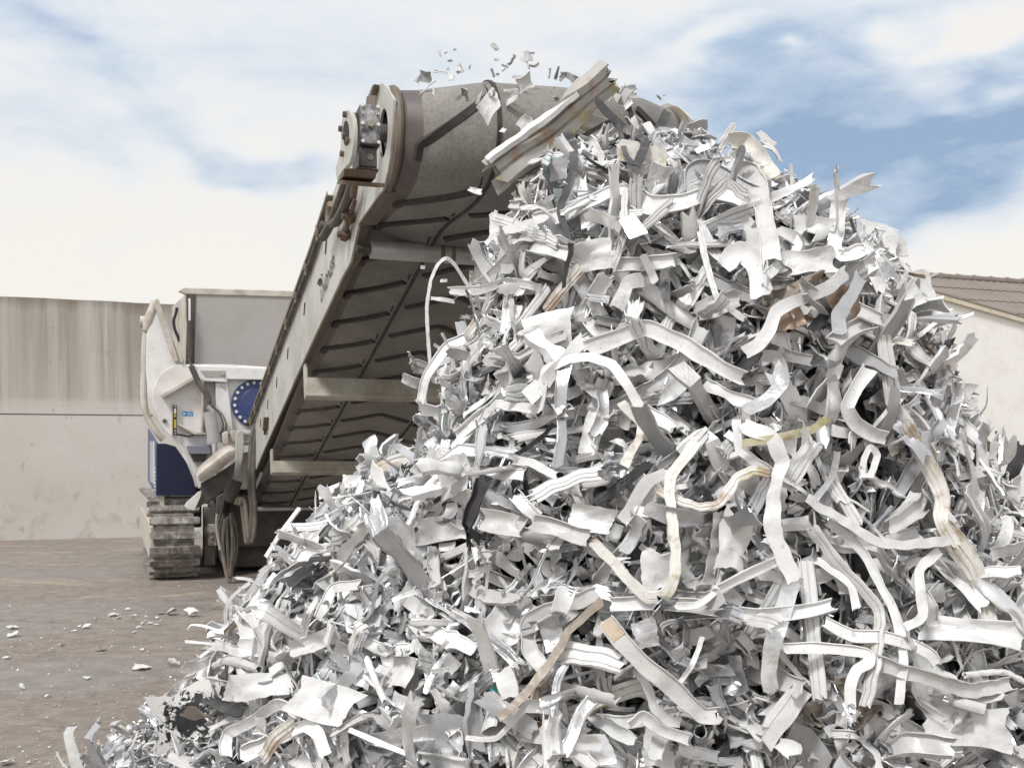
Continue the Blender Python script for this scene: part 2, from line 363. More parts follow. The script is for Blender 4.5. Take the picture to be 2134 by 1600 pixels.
# ------------------------------------------------------------------ white warehouse behind the heap
M_render = material('white_render', (0.87, 0.855, 0.825), 0.85, dirt=(0.62, 0.56, 0.47), dirt_amt=0.25, dirt_scale=1.5, bump=0.2, bump_scale=20)
def roof_material():
    m = bpy.data.materials.new('corrugated_fibre_roof'); m.use_nodes = True
    T = NT(m.node_tree); b = m.node_tree.nodes['Principled BSDF']
    v = T.new('ShaderNodeTexCoord').outputs['Object']
    col = T.mix(T.ramp(T.noise(v, 0.9, 6, 0.6), [(0.35, 0.0), (0.65, 1.0)]), (0.225, 0.19, 0.168), (0.28, 0.24, 0.215))
    col = T.mix(T.math('MULTIPLY', T.noise(v, 9, 6, 0.7), 0.5), col, (0.17, 0.14, 0.12))
    T.link(col, b.inputs['Base Color']); b.inputs['Roughness'].default_value = 0.85
    return m
M_roof = roof_material()
M_fascia = material('cream_fascia', (0.66, 0.585, 0.48), 0.6, dirt=(0.42, 0.31, 0.20), dirt_amt=0.4, dirt_scale=3)
# gable wall across the view; its verge falls to the right
S_G = 27.0
def gp(px, py): return on_plane(px, py, S_G)
apex, r_end = gp(1800, 572), gp(2560, 790)
l_end = apex + (apex - r_end) * 1.0; l_end.z = r_end.z; l_end = Vector((2 * apex.x - r_end.x, 2 * apex.y - r_end.y, r_end.z))
wh = empty('warehouse', (apex.x, apex.y, 0)); tag(wh, 'white rendered warehouse gable with cream verge trim behind the heap', 'building')
def flat(p, z): return Vector((p.x, p.y, z))
m_ = MB(); m_.poly_prism([flat(l_end, 0), flat(r_end, 0), r_end, apex, l_end], AM * 14); m_.build('wall', M_render, wh)
m_ = MB()
for p, q in ((apex, r_end), (apex, l_end)):
    d = (q - p).normalized(); nn = UP - d * UP.dot(d); nn.normalize()
    m_.poly_prism([p - AM * 0.12 + nn * -0.10, q - AM * 0.12 + nn * -0.10, q - AM * 0.12 + nn * 0.03, p - AM * 0.12 + nn * 0.03], AM * 0.11)
m_.build('verge_trim', M_fascia, wh)
m_ = MB()
for p, q in ((apex, r_end), (apex, l_end)):
    d = (q - p).normalized(); nn = UP - d * UP.dot(d); nn.normalize()
    m_.poly_prism([p - AM * 0.13 + nn * 0.035, q - AM * 0.13 + nn * 0.035, q - AM * 0.13 + nn * 0.085, p - AM * 0.13 + nn * 0.085], AM * 14.3)
m_.build('roof', M_roof, wh)
# taller shed behind it, roof plane towards the yard
S_R = 50.0
rg = on_plane(1930, 576, S_R); zR = rg.z; tR = rg.dot(TM)
sh = empty('storage_shed', (rg.x, rg.y, 0)); tag(sh, 'brown corrugated shed roof with ridge tiles rising behind the white warehouse', 'building')
def Q(t, s, z): return TM * t + AM * s + UP * z
drop, run = 3.4, 6.4
m_ = MB(); m_.poly_prism([Q(tR - 14, S_R - run, 0), Q(tR - 14, S_R + run, 0), Q(tR - 14, S_R + run, zR - drop - 0.06), Q(tR - 14, S_R, zR - 0.10), Q(tR - 14, S_R - run, zR - drop - 0.06)], TM * 44); m_.build('wall', M_render, sh)
m_ = MB(); rows = []
tt = [tR - 14.5 + 45 * k / 420 for k in range(421)]
for j in range(4):
    f0 = j / 4
    for side in (-1, 1):
        a = [m_.bm.verts.new(Q(t, S_R + side * run * (f0 + 0.0) * 1.03, zR - drop * f0 * 1.03 + 0.022 * math.cos(t * 2 * math.pi / 0.54) + 0.05 * (1 if j else 0))) for t in tt]
        b2 = [m_.bm.verts.new(Q(t, S_R + side * run * (f0 + 0.27) * 1.03, zR - drop * (f0 + 0.27) * 1.03 + 0.022 * math.cos(t * 2 * math.pi / 0.54) + 0.09)) for t in tt]
        for k in range(420): m_.bm.faces.new((a[k], a[k + 1], b2[k + 1], b2[k]))
rf = m_.build('roof', M_roof, sh)
m_ = MB()
for k in range(38):
    t0 = tR - 14.4 + 1.19 * k
    m_.tube([Q(t0, S_R, zR + 0.02), Q(t0 + 1.02, S_R, zR + 0.02), Q(t0 + 1.03, S_R, zR + 0.02), Q(t0 + 1.2, S_R, zR + 0.02)], [0.22, 0.20, 0.25, 0.25], 10)
m_.build('ridge_tile', M_roof, rf)
# ------------------------------------------------------------------ mobile shredder
TB = ground(365, 1212); S0 = TB.dot(AM)                  # front of the crawler track
SF = S0 + 0.10                                            # front face of the hull
shred = empty('mobile_shredder', (TB.x, TB.y, 0))
tag(shred, 'white and navy tracked scrap shredder with long discharge conveyor over the heap', 'shredder')
def face(pts, s): return [on_plane(x, y, s) for x, y in pts]
def plate(pts, s, th): return MB().poly_prism(face(pts, s), AM * th)

# --- crawler track: shoes run round a long oval
TW = 0.58; TR = 0.46; TL = 3.6
def tpos(q):
    """q metres along the loop -> (s offset from the front, z, outward direction)"""
    per = 2 * TL + 2 * math.pi * TR; q = q % per
    if q < TL: return TR + q, 2 * TR, (0, 1)
    q -= TL
    if q < math.pi * TR:
        a = q / TR; return TR + TL + TR * math.sin(a), TR + TR * math.cos(a), (math.sin(a), math.cos(a))
    q -= math.pi * TR
    if q < TL: return TR + TL - q, 0.0, (0, -1)
    q -= TL
    a = q / TR; return TR - TR * math.sin(a), TR - TR * math.cos(a), (-math.sin(a), -math.cos(a))
T0 = Vector((TB.x, TB.y, 0)) - TM * (TW * 0.5) + UP * 0.055
T0 = T0 - AM * 0.0
def tp(u, s, z): return T0 + TM * u + AM * s + UP * z
m_ = MB()
m_.box(tp(0.10, TR * 0.55, TR * 0.45), TM * (TW - 0.2), AM * (TL + 0.9 * TR), UP * (TR * 1.15))
m_.disc(tp(0.14, TR, TR), TM, TR * 0.80, TW - 0.28, 28); m_.disc(tp(0.14, TR + TL, TR), TM, TR * 0.8, TW - 0.28, 28)
for k in range(6): m_.disc(tp(0.12, TR + 0.3 + k * 0.58, 0.20), TM, 0.15, TW - 0.24, 18)
track = m_.build('track', M_shoe_dark, shred, bevel=0.01)
m_ = MB()                                                  # side beam and its pointed cover
m_.poly_prism([tp(0.0, 0.10, 0.62), tp(0.0, 0.25, 0.66), tp(0.0, TL + TR, 0.66), tp(0.0, TL + TR, 0.30), tp(0.0, 0.42, 0.20), tp(0.0, 0.10, 0.34)], TM * 0.07)
m_.disc(tp(-0.03, TR * 0.8, 0.78), TM, 0.06, 0.08, 16)
m_.build('side_beam', M_beige, track, bevel=0.012)
PITCH = 0.168; per = 2 * TL + 2 * math.pi * TR; NS = int(round(per / PITCH)); PITCH = per / NS
def shoe(q):
    s, z, (ds, dz) = tpos(q)
    out = AM * ds + UP * dz; run = out.cross(TM)
    m = MB(); c0 = T0 + AM * s + UP * z
    w = PITCH * 0.54
    # plate with clipped corners, standing proud of the link
    L = [(-0.005, -w * 0.36), (0.02, -w * 0.5), (TW - 0.02, -w * 0.5), (TW + 0.005, -w * 0.36), (TW + 0.005, w * 0.36), (TW - 0.02, w * 0.5), (0.02, w * 0.5), (-0.005, w * 0.36)]
    m.poly_prism([c0 + TM * u + run * r for u, r in L], out * 0.05)
    m.box(c0 + TM * 0.035 - run * PITCH * 0.5 - out * 0.03, TM * (TW - 0.10), run * PITCH * 0.99, out * 0.036)
    for u in (0.21, 0.34):
        for r in (-w * 0.22, w * 0.22):
            m.disc(c0 + TM * u + run * r + out * 0.0505, out, 0.021, 0.006, 10, r2=0.016)
    return m
qs = [k * PITCH for k in range(NS)]
for q in qs:
    s, z, d = tpos(q)
    vis = s < TR * 1.05 or z > TR * 1.9
    if vis or z < 0.02: shoe(q).build('track_shoe', M_shoe, track, bevel=0.006)

# --- hull
def tcoord(px, py, s): return (on_plane(px, py, s)).dot(TM)
tL = tcoord(327, 980, SF); HT = 2.95
z_low = on_plane(340, 1032, SF).z
body = MB()
def P(t, s, z): return TM * t + AM * s + UP * z
body.box(P(tL + 0.55, SF + 0.25, z_low + 0.05), TM * (HT - 0.9), AM * 3.6, UP * 1.15)
body.build('hull', M_white, shred, bevel=0.02)
body = MB(); body.box(P(tL + 0.9, SF + 0.45, 0.35), TM * (HT - 1.3), AM * 3.2, UP * (z_low - 0.25)); body.box(P(tL + 0.9, SF + 0.7, 0.06), TM * (HT - 1.3), AM * 2.8, UP * 0.3); body.box(P(tL + 0.15, SF + 0.2, z_low - 0.12), TM * (HT - 0.4), AM * 3.5, UP * 0.10)  # chassis; the lowest box is added to keep the gap beneath in shadow
body.box(P(tL + 0.05, SF + 0.3, z_low - 0.42), TM * 0.5, AM * 3.0, UP * 0.34)
body.build('undercarriage_and_shade', M_dark, shred, bevel=0.02)
hull_pts = [(352, 766), (366, 760), (386, 759), (470, 759), (640, 770), (700, 772), (700, 935), (545, 938), (500, 945), (480, 985), (440, 1004), (414, 1018), (404, 985), (388, 950), (366, 920), (345, 897), (330, 876), (319, 850), (316, 826), (322, 800), (333, 780)]
plate(hull_pts, SF, 0.05).build('front_plate', M_white, shred, bevel=0.008)
cheek = [(322, 640), (327, 634), (333, 640), (386, 752), (386, 772), (340, 900), (322, 872), (309, 845), (304, 760), (306, 695)]
plate(cheek, SF + 0.055, 0.05).build('side_guard', M_white, shred, bevel=0.008)
m_ = MB(); m_.tube([on_plane(x, y, SF + 0.10) for x, y in ((324, 628), (318, 648), (310, 668), (304, 690))], [0.05, 0.062, 0.066, 0.045], 12)
m_.tube(smooth_path([on_plane(x, y, SF + 0.12) for x, y in ((304, 690), (301, 730), (300, 775), (299, 820), (303, 858), (313, 880), (328, 903), (341, 916))], 4), 0.040, 10)
m_.tube([on_plane(322, 672, SF + 0.5), on_plane(292, 671, SF + 0.5)], 0.075, 14)
m_.build('guard_tube', M_beige, shred)
m_ = MB()
m_.poly_prism(face([(319, 636), (322, 625), (326, 621), (331, 624), (334, 634), (352, 685), (371, 744), (373, 752), (364, 754), (358, 742), (340, 690), (328, 650)], SF - 0.02), AM * 0.06)
m_.poly_prism(face([(360, 704), (364, 704), (384, 752), (376, 757)], SF - 0.03), AM * 0.06)
m_.build('guard_rail', M_beige, shred, bevel=0.01)
# lower navy corner panel: front face and curved flank
front_n = [(326, 924), (345, 924), (366, 930), (388, 962), (402, 995), (410, 1026), (409, 1032), (326, 1032)]
plate(front_n, SF + 0.055, 0.04).build('corner_panel', M_navy, shred, bevel=0.006)
m_ = MB(); prof = [(905, -0.10), (925, -0.02), (960, 0.0), (1000, 0.0), (1032, 0.0)]
fz = [on_plane(326, y, SF).z for y in (905, 925, 960, 1000, 1032)]
def flank(t_out, s0, s1, z0, z1, th=0.02, mat=None):
    m_.poly_prism([P(t_out, s0, z0), P(t_out, s1, z0 + 0.10), P(t_out, s1, z1 + 0.22), P(t_out, s0, z1)], TM * th)
flank(tL - 0.006, SF + 0.06, SF + 2.9, fz[4], fz[1] + 0.02)
m_.build('flank_panel', M_blue, shred, bevel=0.004)
for k, (sa, sb) in enumerate(((0.45, 0.80), (1.05, 1.35), (1.7, 1.9))):
    m_ = MB(); m_.poly_prism([P(tL - 0.009, SF + sa, fz[4] + 0.12), P(tL - 0.009, SF + sb, fz[4] + 0.12), P(tL - 0.009, SF + sb, fz[1] + 0.05), P(tL - 0.009, SF + sa, fz[1] + 0.02)], TM * -0.004)
    m_.build('stripe', M_white, shred)
m_ = MB()
for i in range(7):
    for j in range(4):
        m_.disc(P(tL - 0.0065, SF + 0.25 + 0.13 * j, fz[4] + 0.05 + 0.045 * i), -TM, 0.014, 0.004, 8)
m_.build('vent_holes', M_boltw, shred)
m_ = MB(); m_.box(P(tL + 0.04, SF + 0.1, fz[4] - 0.16), TM * 0.05, AM * 2.6, UP * 0.16); m_.build('skirt', M_beige, shred)

# --- hopper
SH = SF + 0.45
hp = [(391, 611), (640, 617), (640, 774), (398, 768), (393, 700)]
plate(hp, SH, 0.05).build('hopper_wall', M_greypanel, shred, bevel=0.006)
m_ = MB()
m_.poly_prism(face([(372, 606), (383, 599), (640, 607), (640, 620), (391, 613), (386, 613)], SH - 0.02), AM * 0.10)
m_.build('hopper_rim', M_beige, shred, bevel=0.01)
m_ = MB()
pA = face([(373, 607), (388, 611), (391, 760), (380, 757)], SH)
m_.poly_prism([pA[0] + AM * 1.6, pA[1], pA[2], pA[3] + AM * 1.6], TM * 0.05)
m_.build('hopper_side', M_beige, shred, bevel=0.008)
m_ = MB(); m_.poly_prism(face([(388, 612), (408, 613), (405, 770), (390, 770)], SH - 0.012), AM * 0.012); m_.build('hopper_recess_shade', M_dark, shred)  # flat strip, the recess shade is put into its dark colour
m_ = MB(); m_.tube([on_plane(395, 668, SH - 0.09), on_plane(392, 775, SH - 0.09)], 0.034, 14); m_.tube([on_plane(392, 775, SH - 0.09), on_plane(390, 792, SH - 0.09)], 0.028, 12)
hc = m_.build('hopper_cylinder', M_motor, shred)
m_ = MB(); m_.tube([on_plane(395, 668, SH - 0.09), on_plane(395, 622, SH - 0.09)], 0.015, 12); m_.build('piston_rod', M_chrome, hc)
m_ = MB(); m_.tube(smooth_path([on_plane(x, y, SH + 0.9) for x, y in ((369, 641), (366, 655), (362, 668), (364, 685), (370, 700), (374, 712))], 4), 0.02, 8)
m_.build('cable', M_black, shred)
# --- hull fittings
m_ = MB()
m_.poly_prism(face([(336, 822), (340, 829), (409, 789), (404, 783)], SF - 0.14), AM * 0.14)
m_.poly_prism(face([(372, 882), (372, 886), (406, 906), (429, 906), (429, 901), (409, 900)], SF - 0.12), AM * 0.12)
m_.poly_prism(face([(420, 789), (425, 789), (424, 905), (420, 905)], SF - 0.12), AM * 0.12)
m_.poly_prism(face([(358, 842), (361, 841), (361, 906), (358, 908)], SF - 0.05), AM * 0.05)
m_.build('stiffener', M_beige, shred, bevel=0.006)
m_ = MB()
m_.poly_prism(face([(408, 762), (640, 770), (640, 793), (474, 790), (474, 797), (412, 793), (416, 786), (412, 768)], SF - 0.10), AM * 0.10)
m_.poly_prism(face([(449, 797), (474, 797), (487, 905), (452, 905)], SF - 0.06), AM * 0.06)
m_.build('beam', M_white, shred, bevel=0.008)
m_ = MB(); m_.poly_prism(face([(417, 772), (470, 772), (470, 786), (428, 786)], SF - 0.106), AM * 0.006)
m_.poly_prism(face([(424, 798), (448, 798), (450, 880), (436, 900), (426, 900)], SF - 0.008), AM * 0.008); m_.build('recess_shade', M_greypanel, shred)  # both are flat plates, their grey stands for the shade of a recess
for (x, y, r, s_) in ((464, 779, 0.022, 0.106), (465, 803, 0.022, 0.06)):
    m_ = MB(); m_.disc(on_plane(x, y, SF - s_), -AM, r, 0.025, 6); m_.build('bolt', M_greypanel, shred)
m_ = MB(); m_.disc(on_plane(343, 877, SF), -AM, 0.026, 0.03, 12); m_.build('bolt', M_bolt, shred)
DC = on_plane(533, 841, SF - 0.002)
m_ = MB(); m_.disc(DC, -AM, 0.300, 0.03, 48); m_.disc(DC - AM * 0.03, -AM, 0.19, 0.010, 40, r2=0.185); cov = m_.build('drum_cover', M_blue, shred, bevel=0.004)
for k in range(20):
    a_ = 2 * math.pi * (k + 0.3) / 20
    m_ = MB(); m_.disc(DC - AM * 0.03 + TM * math.cos(a_) * 0.262 + UP * math.sin(a_) * 0.262, -AM, 0.021, 0.016, 10, r2=0.018); m_.build('cover_bolt', M_boltw, cov)
m_ = MB(); m_.poly_prism(face([(379.5, 857), (402, 857.5), (402, 867), (379.5, 866.5)], SF - 0.004), AM * 0.003); stk = m_.build('sticker', M_sticker, shred)
m_ = MB(); m_.poly_prism(face([(381.5, 858.5), (388, 862), (381.5, 865.5)], SF - 0.006), AM * 0.0015)
for y in (860, 863): m_.poly_prism(face([(390, y), (400, y + 0.3), (400, y + 1.4), (390, y + 1.1)], SF - 0.006), AM * 0.0015)
m_.build('sticker_print', M_stickw, stk)
m_ = MB(); m_.poly_prism(face([(361.5, 844), (368.5, 844), (368, 905), (361.5, 905)], SF - 0.075), AM * 0.02); lg = m_.build('level_gauge', M_black, shred, bevel=0.003)
m_ = MB(); m_.poly_prism(face([(363, 874), (367, 874), (366.8, 892), (363, 892)], SF - 0.079), AM * 0.003); m_.poly_prism(face([(363.6, 864), (366.4, 864), (366.4, 869), (363.6, 869)], SF - 0.079), AM * 0.003); m_.build('gauge_float', M_yellow, lg)
m_ = MB(); m_.poly_prism(face([(363.2, 851), (366.6, 851), (366.6, 862), (363.2, 862)], SF - 0.079), AM * 0.003)
for y in (847, 897, 902): m_.disc(on_plane(365, y, SF - 0.076), -AM, 0.008, 0.006, 8)
m_.build('gauge_glass', M_boltw, lg)
m_ = MB(); m_.tube(smooth_path([on_plane(x, y, SF - 0.10) for x, y in ((367, 905), (377, 906), (392, 909), (405, 906), (430, 905))], 4), 0.012, 8); m_.build('gauge_pipe', M_black, shred)
m_ = MB(); m_.tube(smooth_path([on_plane(x, y, SF - 0.2) for x, y in ((398, 762), (404, 775), (413, 795), (422, 808), (431, 822), (434, 838), (429, 848))], 5), 0.035, 10, rib=0.08)
m_.tube(smooth_path([on_plane(x, y, SF - 0.2) for x, y in ((391, 745), (397, 758), (404, 775))], 4), 0.014, 8)
m_.build('hydraulic_hose', M_hose, shred)
m_ = MB(); m_.tube([on_plane(397.5, 760, SF - 0.18), on_plane(404, 769, SF - 0.18)], 0.018, 8); m_.build('tape', M_red, shred)
for k in range(3):
    m_ = MB(); m_.tube(smooth_path([on_plane(x + k * 3, y + k * 2, SF - 0.16) for x, y in ((434, 842), (447, 850), (458, 862), (465, 880), (464, 896), (456, 905))], 5), 0.013, 7); m_.build('hydraulic_hose', M_steel if k == 1 else M_hose, shred)
m_ = MB(); m_.tube([on_plane(437, 858, SF - 0.30), on_plane(446, 918, SF - 0.30)], 0.078, 20); m_.tube([on_plane(445.5, 914, SF - 0.30), on_plane(446.5, 923, SF - 0.30)], 0.088, 20)
m_.tube([on_plane(432, 846, SF - 0.30), on_plane(444, 858, SF - 0.30)], 0.03, 8)
lc = m_.build('lift_cylinder', material('cylinder_grey_paint', (0.42, 0.42, 0.42), 0.42, dirt=(0.25, 0.2, 0.16), dirt_amt=0.4), shred)
m_ = MB(); m_.tube([on_plane(446, 922, SF - 0.30), on_plane(452, 990, SF - 0.30)], 0.036, 16); m_.build('piston_rod', M_chrome, lc)
m_ = MB(); m_.poly_prism(face([(392, 928), (440, 928), (440, 946), (396, 946)], SF - 0.25), AM * 0.3); m_.build('bracket', material('dusty_violet_bracket', (0.20, 0.20, 0.26), 0.6, dirt=(0.3, 0.27, 0.25)), shred, bevel=0.008)
m_ = MB(); m_.poly_prism(face([(398, 947), (432, 947), (428, 962), (405, 962)], SF - 0.20), AM * 0.25); m_.build('bracket', M_dark, shred)
# pivots between hull and conveyor
m_ = MB()
for (x0, x1, y, r) in ((494, 528, 903, 0.05), (505, 530, 912, 0.03), (494, 536, 921, 0.036)):
    m_.tube([on_plane(x0, y, SF - 0.42), on_plane(x1, y + 1, SF - 0.42)], r, 14)
m_.build('pivot_pin', M_steel, shred)
m_ = MB()
m_.poly_prism(face([(463, 903), (474, 897), (478, 925), (470, 928), (464, 925)], SF - 0.35), AM * 0.10)
m_.poly_prism(face([(480, 898), (500, 895), (530, 897), (530, 905), (505, 906), (484, 925)], SF - 0.30), AM * 0.08)
m_.build('pivot_bracket', M_beige, shred, bevel=0.01)
m_ = MB()
m_.poly_prism(face([(491, 903), (500, 896), (508, 899), (509, 920), (507, 950), (501, 978), (494, 999), (490, 1000), (491, 960)], SF - 0.52), AM * 0.05)
m_.build('link_plate', M_plate, shred, bevel=0.008)
# dust scoop hanging below the pivot
m_ = MB()
top_ = smooth_path([on_plane(x, y, SF - 0.62) for x, y in ((404, 992), (412, 975), (440, 950), (470, 928), (488, 930))], 4)
bot_ = smooth_path([on_plane(x, y, SF - 0.85) for x, y in ((416, 1003), (424, 1002), (447, 988), (474, 966), (490, 952))], 4)
mid_ = [(Vector(a) + Vector(b)) * 0.5 - AM * 0.12 + UP * 0.03 for a, b in zip(top_, bot_)]
for k in range(len(top_) - 1):
    m_.quad(top_[k], top_[k + 1], mid_[k + 1], mid_[k]); m_.quad(mid_[k], mid_[k + 1], bot_[k + 1], bot_[k])
sp_ = m_.build('scoop', M_beige, shred)
sm = sp_.modifiers.new('sheet', 'SOLIDIFY'); sm.thickness = 0.012
m_ = MB(); m_.poly_prism(face([(419, 1006), (448, 990), (491, 962), (484, 1000), (455, 1032), (408, 1060), (418, 1030)], SF - 0.70), AM * 0.02); m_.build('scoop_flap', M_dark, shred)
m_ = MB(); m_.poly_prism(face([(384, 1054), (388, 1047), (414, 1024), (420, 1022), (418, 1035), (405, 1064), (390, 1060)], SF - 0.74), AM * 0.02); m_.build('scoop_lip', M_white, shred, bevel=0.004)
m_ = MB(); m_.tube([on_plane(490, 1000, SF - 0.45), on_plane(476, 1045, SF - 0.45)], 0.09, 14); m_.build('support_cylinder', M_motor, shred)
m_ = MB()
m_.box(on_plane(425, 1178, SF + 0.1), TM * 0.14, AM * 0.2, UP * 0.72); m_.build('support_leg', M_motor, shred, bevel=0.015)
m_ = MB(); m_.poly_prism(face([(433, 1092), (452, 1092), (452, 1137), (433, 1137)], SF + 0.02), AM * 0.08)
for y in (1108, 1120, 1131): m_.disc(on_plane(441, y, SF + 0.02), -AM, 0.02, 0.02, 6)
m_.build('junction_box', M_shoe, shred, bevel=0.01)
m_ = MB(); m_.poly_prism(face([(452, 1035), (470, 1025), (466, 1060), (455, 1095), (450, 1080)], SF - 0.35), AM * 0.06); m_.tube([on_plane(440, 1045, SF - 0.2), on_plane(455, 1068, SF - 0.2)], 0.035, 10); m_.build('hose_bracket', M_motor, shred, bevel=0.008)
loops = [[(463, 1062), (456, 1085), (455, 1110), (460, 1140), (467, 1160), (470, 1145), (468, 1110), (466, 1075)],
         [(466, 1070), (459, 1100), (457, 1130), (462, 1165), (468, 1172), (474, 1150), (472, 1100)],
         [(470, 1080), (464, 1120), (466, 1160), (472, 1195), (477, 1211), (482, 1190), (487, 1150), (486, 1110), (478, 1075)],
         [(474, 1075), (474, 1120), (476, 1160), (478, 1200), (486, 1178), (492, 1150), (494, 1115), (486, 1080), (480, 1068)],
         [(452, 1070), (451, 1095), (455, 1125), (459, 1145)], [(480, 1070), (484, 1110), (484, 1150), (480, 1195)]]
for k, lp in enumerate(loops):
    m_ = MB(); m_.tube(smooth_path([on_plane(x, y, SF - 0.42 - 0.03 * k) for x, y in lp], 6), (0.016, 0.018, 0.024, 0.022, 0.016, 0.02)[k], 8, rib=0.05 if k in (2, 3) else 0)
    m_.build('hydraulic_hose', (M_hose, M_hose, M_paleHose, M_hose, M_steel, M_hose)[k], shred)
for dx, r_, mt in ((0, 0.030, M_paleHose), (6, 0.026, M_paleHose)):
    m_ = MB(); m_.tube(smooth_path([on_plane(x + dx, y, SF - 0.55 - dx * 0.008) for x, y in ((492, 1052), (497, 1040), (504, 1048), (507, 1070), (511, 1105), (515, 1130), (519, 1110))], 8), r_, 9, rib=0.12); m_.build('corrugated_hose', mt, shred)
for dx, r_, mt in ((0, 0.034, M_hose), (7, 0.026, M_hose)):
    m_ = MB(); m_.tube(smooth_path([on_plane(x + dx, y, SF - 0.60 - dx * 0.01) for x, y in ((536, 880), (529, 900), (524, 930), (522, 970), (522, 1020), (525, 1060), (523, 1105), (518, 1130))], 10), r_, 9, rib=0.10); m_.build('corrugated_hose', mt, shred)
# ------------------------------------------------------------------ discharge conveyor (u across, v down the slope away from the head, n off the belt)
CVA = Vector(((305 - CX) / FPX, 1, 0)).normalized()
CU = Vector((CVA.y, -CVA.x, -0.006)).normalized()
CV = Vector(((305 - CX) / FPX, 1, (HY - 1600) / FPX)).normalized()
CN = CU.cross(CV).normalized()
KS = 6.9 / 5.9                                           # the tables below were measured for a 5.9 m head distance
CP0 = at(745, 500, 6.9)
def cv(u, v, n): return CP0 + (CU * u + CV * v + CN * n) * KS
def lerp_table(tab, x):
    for (x0, *a), (x1, *b) in zip(tab, tab[1:]):
        if x <= x1:
            f = max(0, (x - x0) / (x1 - x0)); return [p + (q - p) * f for p, q in zip(a, b)]
    return list(tab[-1][1:])
UR = 1.50                                                # right-hand side plate
HEAD = [(0.03, -0.80, 0.205, 0.11, 0.145), (0.12, -0.86, 0.212, 0.075, 0.110), (0.25, -0.95, 0.224, 0.03, 0.075), (0.40, -1.03, 0.236, 0.0, 0.050), (0.72, -1.06, 0.240, -0.01, 0.042), (1.05, -1.03, 0.240, 0.0, 0.066), (1.2, -0.97, 0.232, 0.03, 0.105), (1.34, -0.88, 0.218, 0.075, 0.155), (1.46, -0.80, 0.205, 0.11, 0.205)]
def belt_pt(u, q, lift=0.0):
    """q < 0: round the head drum (angle); q >= 0: metres down the underside; q <= -pi: top strand"""
    va, r, nb, NA = lerp_table(HEAD, u); r += lift
    if q >= 0:
        v = va + q; f = min(1, max(0, q / 0.95)); f = f * f * (3 - 2 * f)
        drift = 0.035 * max(0, v - 0.5) * 0.75          # the frame spreads a little towards the tail
        n = (NA - r) * (1 - f) + (nb - lift) * f + drift * 0.0
        return cv(u, v, n)
    a = -q
    if a <= math.pi: return cv(u, va - r * math.sin(a), NA - r * math.cos(a))
    v = va + (a - math.pi); return cv(u, v, NA + r)
us = [0.03, 0.06, 0.09, 0.12, 0.18, 0.25, 0.32, 0.385, 0.40, 0.415, 0.5, 0.6, 0.72, 0.85, 0.95, 1.035, 1.05, 1.065, 1.12, 1.2, 1.26, 1.32, 1.36, 1.41, 1.46]
qsb = [-math.pi - 7.2, -math.pi - 3, -math.pi - 0.5] + [-math.pi * k / 24 for k in range(24, 0, -1)] + [0.05 * k for k in range(20)] + [1.0 + 0.25 * k for k in range(28)]
conv = empty('conveyor'); conv.parent = shred; conv.location = Vector(CP0) - shred.location
m_ = MB(); rows = [[m_.bm.verts.new(belt_pt(u, q)) for u in us] for q in qsb]
for a, b in zip(rows, rows[1:]):
    for k in range(len(us) - 1):
        f = m_.bm.faces.new((a[k], a[k + 1], b[k + 1], b[k]))
        if us[k] < 0.119 or us[k] > 1.37: f.material_index = 1
belt = m_.build('belt', [M_belt, M_beltedge], conv, smooth=60)
sm = belt.modifiers.new('rubber', 'SOLIDIFY'); sm.thickness = 0.012; sm.offset = -1
# raised chevron ridges moulded on the belt
def ridge(path_uq, w=0.028, hgt=0.028, endtaper=True):
    m = ridge_m; n = len(path_uq)
    pr = None
    for i, (u, q) in enumerate(path_uq):
        u0, q0 = path_uq[max(0, i - 1)]; u1, q1 = path_uq[min(n - 1, i + 1)]
        p = belt_pt(u, q, 0.001); t = (belt_pt(u1, q1) - belt_pt(u0, q0)).normalized()
        out = (belt_pt(u, q, 0.02) - belt_pt(u, q, 0.0)); out = out.normalized() if out.length > 1e-6 else -CN
        if q >= 0: out = -CN
        sd = t.cross(out).normalized()
        ring = [m.bm.verts.new(p + sd * w * a_ + out * (hgt * b_)) for a_, b_ in ((1, -0.1), (0.72, 1), (-0.72, 1), (-1, -0.1))]
        if pr:
            for k in range(3): m.bm.faces.new((pr[k], pr[k + 1], ring[k + 1], ring[k]))
        else: m.bm.faces.new(ring[::-1])
        pr = ring
    m.bm.faces.new(pr)
va_mid = -1.03
def q_of(v): 
    """loop coordinate of slope position v along the belt (continues round the drum)"""
    q = v - va_mid
    return q if q >= 0 else q / 0.24
ridge_m = MB()
for k in range(-4, 13):
    v = 0.69 + 0.485 * k
    def rid(pts, **kw): ridge([(u, q_of(v + dv)) for u, dv in pts], **kw)
    # outer ridge: short hook at the margin then slanting up to the groove
    seg = lambda p, q, n: [(p[0] + (q[0] - p[0]) * t / n, p[1] + (q[1] - p[1]) * t / n) for t in range(n + 1)]
    rid(seg((0.10, 0.07), (0.105, 0.0), 2) + seg((0.112, -0.008), (0.365, -0.215), 8)[0:])
    rid(seg((1.35, 0.07), (1.345, 0.0), 2) + seg((1.338, -0.008), (1.085, -0.215), 8)[0:])
    rid(seg((0.45, 0.17), (0.70, -0.02), 7) + [(0.725, -0.03)] + seg((0.75, -0.02), (1.00, 0.17), 7))
    rid(seg((0.375, -0.33), (0.380, -0.24), 2), w=0.012, hgt=0.012)
ridge_m.build('belt_ridge', M_cleat, belt)
ridge_m = MB()
